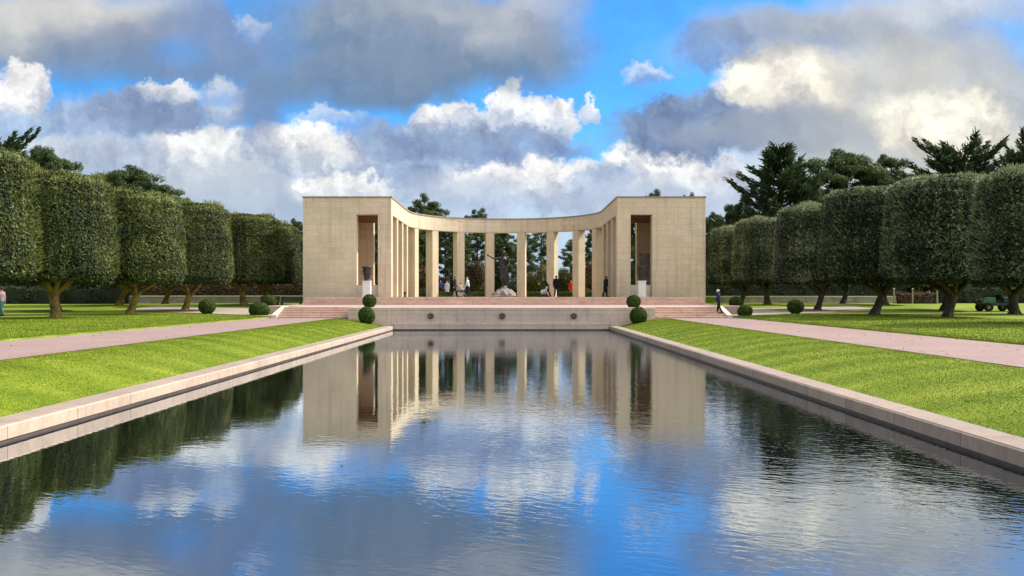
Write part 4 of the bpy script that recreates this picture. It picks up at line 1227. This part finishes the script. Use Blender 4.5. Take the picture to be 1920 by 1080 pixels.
def cypress_parts(seed, H=10.0, W=5.0, tiers=86, per=300, flat=.5, base=.16):
    """old spreading cypress: long rising boughs carrying flat sprays with pointed tips"""
    g = np.random.default_rng(seed); wood = MB(); lf = MB()
    ts = np.linspace(0, 1, 8); wood.tube([(0.15 * math.sin(t * 4), .1 * math.cos(t * 3), H * .97 * t) for t in ts], .38 * (1 - ts * .88), 9)
    for i in range(tiers):
        t = base + (1 - base) * (i + g.uniform(0, 1)) / tiers
        prof = (1 - t) ** flat * .95 + .10
        L = W * prof * g.choice([.5, .75, 1.0, 1.15]) * g.uniform(.9, 1.1); an = i * 2.399 + g.uniform(-.4, .4)
        s = np.array([0, 0, H * .95 * t]); rise = g.uniform(.2, .6) * L * .8 + .15
        dirh = np.array([math.cos(an), math.sin(an), 0]); e = s + dirh * L + np.array([0, 0, rise])
        m = s + dirh * L * .5 + np.array([0, 0, rise * .3])
        wood.tube([s, m, e], [.10 * (1.1 - t) + .03, .05, .012], 6)
        n = int(per * max(.35, L / W)); u = g.uniform(.22, 1.0, n)
        c = s[None] * ((1 - u) ** 2)[:, None] + 2 * ((1 - u) * u)[:, None] * (m + (m - (s + e) / 2))[None] + (u ** 2)[:, None] * e[None]
        wid = (.30 + .62 * np.sin(np.clip(u, 0, 1) * pi) * .8) * (1.06 - u ** 3)
        side = np.array([-dirh[1], dirh[0], 0])
        off_ = g.normal(0, .5, n) * wid
        p = c + side * off_[:, None] + np.stack([np.zeros(n), np.zeros(n), g.normal(0, .10, n) + np.abs(off_) * -.05], 1)
        dv = dirh + side * np.sign(off_)[:, None] * .55 + np.stack([g.normal(0, .22, n), g.normal(0, .22, n), g.uniform(.15, .75, n)], 1)
        tint = np.clip(.42 + g.normal(0, .1) + g.normal(0, .16, n), 0, 1)
        lf.blades(p, dv, g.uniform(.25, .6, n), g.uniform(.035, .075, n), tint)
        lf.cards(p[::2], np.tile([0, 0, 1.0], (len(p[::2]), 1)), .16, .06, tint[::2], .6)
    return wood, lf

pines = []
for sd_, kw in ((11, dict(clumps=62)), (12, dict(clumps=46, sparse=.9, base=.42, W=3.6)), (13, dict(clumps=130, W=4.0, base=.15)), (14, dict(clumps=44, sparse=.8, base=.15, W=3.0))):
    w_, l_ = pine_parts(sd_, **kw); pines.append((w_.mesh('trunk', M['pine bark'], True), l_.mesh('crown', M['pine'])))
cyps = []
for sd_, kw in ((21, dict(W=5.6, flat=.72, base=.12)), (22, dict(W=6.4, flat=.34, base=.3))):
    w_, l_ = cypress_parts(sd_, **kw); cyps.append((w_.mesh('trunk', M['pine bark'], True), l_.mesh('crown', M['cypress'])))

def tall(kind, var, px, top, k, half, label, rz=0.0, group=None, z=None):
    x, y = CX + (px - 957) * k, F * k; z = (TZ - .05 if abs(x) < 21 else gz(x, y)) if z is None else z
    h = CZ + (555.6 - top) * k - z
    lib = pines if kind == 'pine_tree' else cyps
    W = {'pine_tree': (3.2, 3.6, 4.0, 3.0), 'cypress_tree': (4.6, 5.2)}[kind][var]
    t = thing(kind, label, 'tree', (x, y, z), rz, group)
    sxy = half * k / W; t.scale = (sxy, sxy, h / 10.3)
    for nm, me in (('trunk', lib[var][0]), ('crown', lib[var][1])):
        o = bpy.data.objects.new(nm, me); COL.objects.link(o); o.parent = t
GP = 'pines behind the memorial'
tall('pine_tree', 1, 795, 360, .074, 50, 'pine rising over the left shoulder of the colonnade roof', 0, GP)
tall('pine_tree', 0, 838, 398, .070, 34, 'dense pine behind the second gap from the left of the colonnade', 1, GP)
tall('pine_tree', 1, 897, 386, .073, 38, 'round topped pine just showing over the roof left of the statue', 2.2, GP)
tall('pine_tree', 2, 705, 384, .063, 26, 'dark pine seen through the slit behind the left loggia', .4, GP)
tall('pine_tree', 2, 1189, 388, .063, 26, 'dark pine seen through the slit behind the right loggia', 1.4, GP)
tall('pine_tree', 0, 862, 428, .066, 30, 'dark pine with a thick trunk left of the russet shrub', 3.6, GP)
tall('pine_tree', 2, 936, 424, .070, 36, 'dark pine filling the gap behind the statue', .7, GP)
tall('pine_tree', 3, 982, 430, .075, 34, 'thin pine close right of the statue', 3.0, GP)
tall('pine_tree', 3, 1018, 420, .077, 36, 'open pine with bare branches behind the olive shrub', 4.1, GP)
tall('pine_tree', 3, 1072, 446, .073, 30, 'short pine behind the person in red', 5.2, GP)
tall('pine_tree', 0, 1112, 420, .068, 24, 'dark pine in the gap by the right colonnade', 2.7, GP)
tall('pine_tree', 2, 786, 420, .066, 26, 'dark pine in the narrow leftmost gap of the colonnade', 1.7, GP)
tall('pine_tree', 1, 1226, 352, .082, 46, 'pine top peeping over the flat roof of the right loggia', .3, GP)
tall('pine_tree', 1, 1290, 357, .086, 28, 'smaller pine top at the right corner of the loggia roof', 1.3, GP)
tall('pine_tree', 2, 1340, 392, .072, 42, 'pine standing just outside the right loggia', 2.3)
tall('pine_tree', 0, 556, 404, .074, 28, 'pine top beside the outer wall of the left loggia', 2.9)
tall('cypress_tree', 1, -5, 246, .062, 92, 'cypress at the far left edge with flat topmost sprays', .5)
tall('pine_tree', 2, 72, 262, .064, 70, 'leafy pine behind the two nearest left trees', .9)
tall('pine_tree', 0, 124, 280, .066, 62, 'pine top between the two nearest left trees', 1.9)
tall('pine_tree', 2, 252, 303, .068, 112, 'broad pine crown behind the second and third left trees', 3.3)
tall('pine_tree', 0, 184, 318, .066, 60, 'low pine top just over the second left tree', 3.9)
tall('pine_tree', 0, 345, 362, .072, 44, 'low pine behind the third and fourth left trees', .1)
tall('cypress_tree', 0, 1462, 262, .062, 122, 'large dark cypress with long pointed boughs right of the memorial', 1.1)
tall('pine_tree', 2, 1580, 270, .066, 112, 'rounded pine right of the large dark cypress', 2.0)
tall('pine_tree', 0, 1676, 276, .070, 58, 'narrow grey green pine alone between the cypresses', .8)
tall('cypress_tree', 1, 1806, 262, .062, 112, 'spreading flat topped cypress over the right trees', 2.6)
tall('cypress_tree', 1, 1935, 258, .060, 80, 'cypress at the far right edge of the picture', 4.0)
tall('pine_tree', 2, 1385, 372, .064, 44, 'pine filling the space beneath the large dark cypress', 4.6)
tall('pine_tree', 2, 1722, 312, .068, 66, 'low pine behind the broad right trees', 5.0)
tall('pine_tree', 0, 1520, 330, .060, 46, 'low pine under the right boughs of the large dark cypress', 5.5)

# distant wood closing the view on both sides
for sgn in (-1, 1):
    mb = MB(); N = 42000
    x = rng.uniform(26, 130, N); y = 128 + rng.uniform(0, 22, N); hh = 6.5 + 1.6 * np.sin(x * .35) + 1.2 * np.sin(x * .83 + y * .4)
    z = rng.uniform(.3, 1, N) ** .8 * hh + .5
    p = np.stack([sgn * x, y, z], 1)
    mb.cards(p, np.tile([0, -1, .5], (N, 1)), .45, .24, np.clip(rng.normal(.35, .2, N), 0, 1), .8)
    mb.box(*sorted((sgn * 26, sgn * 130)), 139, 150, .3, 5.0); mb.t[-1][:] = .05
    stuff(mb.build('distant_wood', M['green hedge']))

# ------------------------------------------------------------------ benches and the green cart
def bench(px0, px1, k, label):
    x0, x1 = CX + (px0 - 957) * k, CX + (px1 - 957) * k; L = (x1 - x0); y = F * k
    z = gz((x0 + x1) / 2, y) + .02
    t = thing('bench', label, 'bench', ((x0 + x1) / 2, y, z), 0, 'black benches by the loggia')
    sb = MB()
    for i in range(4): sb.box(-L / 2, L / 2, -.22 + i * .115, -.22 + i * .115 + .09, .42, .46)
    sb.build('seat', M['bench'], t)
    bb = MB()
    for i in range(3): bb.box(-L / 2, L / 2, .25, .28, .54 + i * .12, .54 + i * .12 + .09)
    bb.build('backrest', M['bench'], t)
    for sx_ in (-1, 1):
        for yy in (-.2, .2):
            MB().box(sx_ * (L / 2 - .1) - .04, sx_ * (L / 2 - .1) + .04, yy - .04, yy + .04, 0, .418 if yy < 0 else .86).build('leg', M['bench'], t)
bench(487, 523, .0412, 'black slatted bench half hidden by the small box ball')
bench(526, 566, .0412, 'black slatted bench against the left loggia wall')

k = .0375; x, y = CX + (1868 - 957) * k, F * k; z = gz(x, y)
t = thing('utility_cart', 'dark green utility cart with a bright green bonnet parked under the right trees', 'cart', (x, y, z), 0)
body = MB(); body.box(-1.15, 1.15, -.62, .62, .38, .62); body.box(.15, 1.2, -.66, .66, .62, 1.0)
bevel(body.build('chassis', M['vehicle dark'], t), .05)
bn = MB(); v = [(-1.25, -.55, .5), (-.35, -.6, .5), (-.35, -.6, .98), (-1.2, -.5, .82)]; v += [(a, -b, c) for a, b, c in v]
bn.add(v, [(0, 1, 2, 3), (7, 6, 5, 4), (0, 3, 7, 4), (1, 5, 6, 2), (3, 2, 6, 7), (0, 4, 5, 1)]); bevel(bn.build('bonnet', M['vehicle green'], t), .05)
bevel(MB().box(-.32, .1, -.5, .5, .62, .82).build('seat', M['rubber'], t), .04); bevel(MB().box(.02, .12, -.5, .5, .82, 1.2).build('backrest', M['rubber'], t), .03)
fr = MB()
for s_ in (-1, 1): fr.tube([(-.5, s_ * .55, .95), (-.3, s_ * .55, 1.75), (.13, s_ * .55, 1.8), (.13, s_ * .55, .7)], .03, 8)
fr.build('roll_cage', M['vehicle dark'], t)
bevel(MB().box(-.42, .22, -.62, .62, 1.78, 1.84).build('roof', M['vehicle dark'], t), .02)
sw = MB(); th = np.linspace(0, 2 * pi, 17); sw.tube(np.stack([-.36 + .05 * np.sin(th), -.25 + .16 * np.cos(th), 1.05 + .15 * np.sin(th)], 1), .015, 6, False); sw.build('steering_wheel', M['rubber'], t)
for xx in (-.85, .75):
    for s_ in (-1, 1):
        q_ = MB().lathe([(.12, -.11), (.26, -.12), (.31, -.07), (.31, .07), (.26, .12), (.12, .11)], n=22)
        q_.v[-1] = q_.v[-1][:, [0, 2, 1]] + np.array([xx, s_ * .6, .30]); wh = q_.build('wheel', M['rubber'], t)
        q_ = MB().lathe([(.001, -.06), (.13, -.08), (.14, 0), (.13, .08), (.001, .06)], n=18)
        q_.v[-1] = q_.v[-1][:, [0, 2, 1]] + np.array([xx, s_ * .6, .30]); q_.build('rim', M['vehicle yellow'], wh)
for s_ in (-1, 1): MB().ball((-1.2, s_ * .36, .74), .05, .07, .06, 10, 7).build('headlight', M['white stone'], t)

# floating leaf
c = np.array([CX + (641 - 957) * .00594, F * .00594, WZ + .004])
mb = MB(); mb.add([(-.025, 0, 0), (0, -.014, .006), (.03, 0, .012), (0, .014, .006), (0, 0, .0)], [(0, 1, 4, 4), (1, 2, 4, 4), (2, 3, 4, 4), (3, 0, 4, 4)])
o = mb.build('floating_leaf', M['leaf brown'], loc=c); tag(o, 'small dark leaf floating on the calm water left of centre', 'leaf')

# ------------------------------------------------------------------ grass blades on the banks and near lawns
for sgn in (-1, 1):
    mb = MB(); N = 150000
    y = 9 + 42 * rng.uniform(0, 1, N) ** 1.7; x = rng.uniform(6.42, PATH_IN + .03, N)
    z = ground_z(x, y)
    p = np.stack([sgn * x, y, z - .004], 1)
    d = np.stack([rng.normal(0, .3, N), rng.normal(0, .3, N), np.ones(N)], 1)
    tint = np.clip(.5 + .26 * nz(p * np.array([.45, 1.3, 1]), .9, 3) + .22 * nz(p * np.array([.6, 1.7, 1]), 3.1, 5) + .13 * np.sin((p[:, 1] + .35 * p[:, 0]) * 3.1 + 1.5 * nz(p, .5, 8)) + .10 * nz(p, .22, 12) + rng.normal(0, .045, N), 0, 1)
    mb.blades(p, d, rng.uniform(.008, .022, N), .0032 + y * .00014, tint)
    N2 = 60000
    y = 18 + 40 * rng.uniform(0, 1, N2) ** 1.3; x = PATH_OUT + .02 + 11 * rng.uniform(0, 1, N2) ** 1.4
    p = np.stack([sgn * x, y, ground_z(x, y) - .004], 1); d = np.stack([rng.normal(0, .55, N2), rng.normal(0, .55, N2), np.ones(N2)], 1)
    tint = np.clip(.40 + .28 * nz(p, .8, 3) + .18 * nz(p, 3.1, 5) + rng.normal(0, .18, N2), 0, 1)
    mb.blades(p, d, rng.uniform(.03, .06, N2), .009, tint)
    stuff(mb.build('grass', M['blade']))

mb = MB(); N = 900
sg = rng.choice([-1, 1], N); x = np.where(rng.uniform(0, 1, N) < .55, rng.uniform(PATH_OUT + .2, 26, N), rng.uniform(6.6, PATH_OUT, N)); y = rng.uniform(10, 62, N)
zz = np.where((x > PATH_IN - .02) & (x < PATH_OUT), PATH_Z + .014, ground_z(x, y) + .02)
zz = np.where((y > 51) & (x < 13.2), -5.0, zz)
keep = zz > -1
p = np.stack([sg * x, y, zz + .012], 1)[keep]
mb.cards(p, np.tile([0, 0, 1.0], (len(p), 1)), rng.uniform(.02, .045, len(p)), rng.uniform(.012, .025, len(p)), np.clip(rng.normal(.6, .25, len(p)), 0, 1), .35)
stuff(mb.build('fallen_leaves', M['brown hedge']))
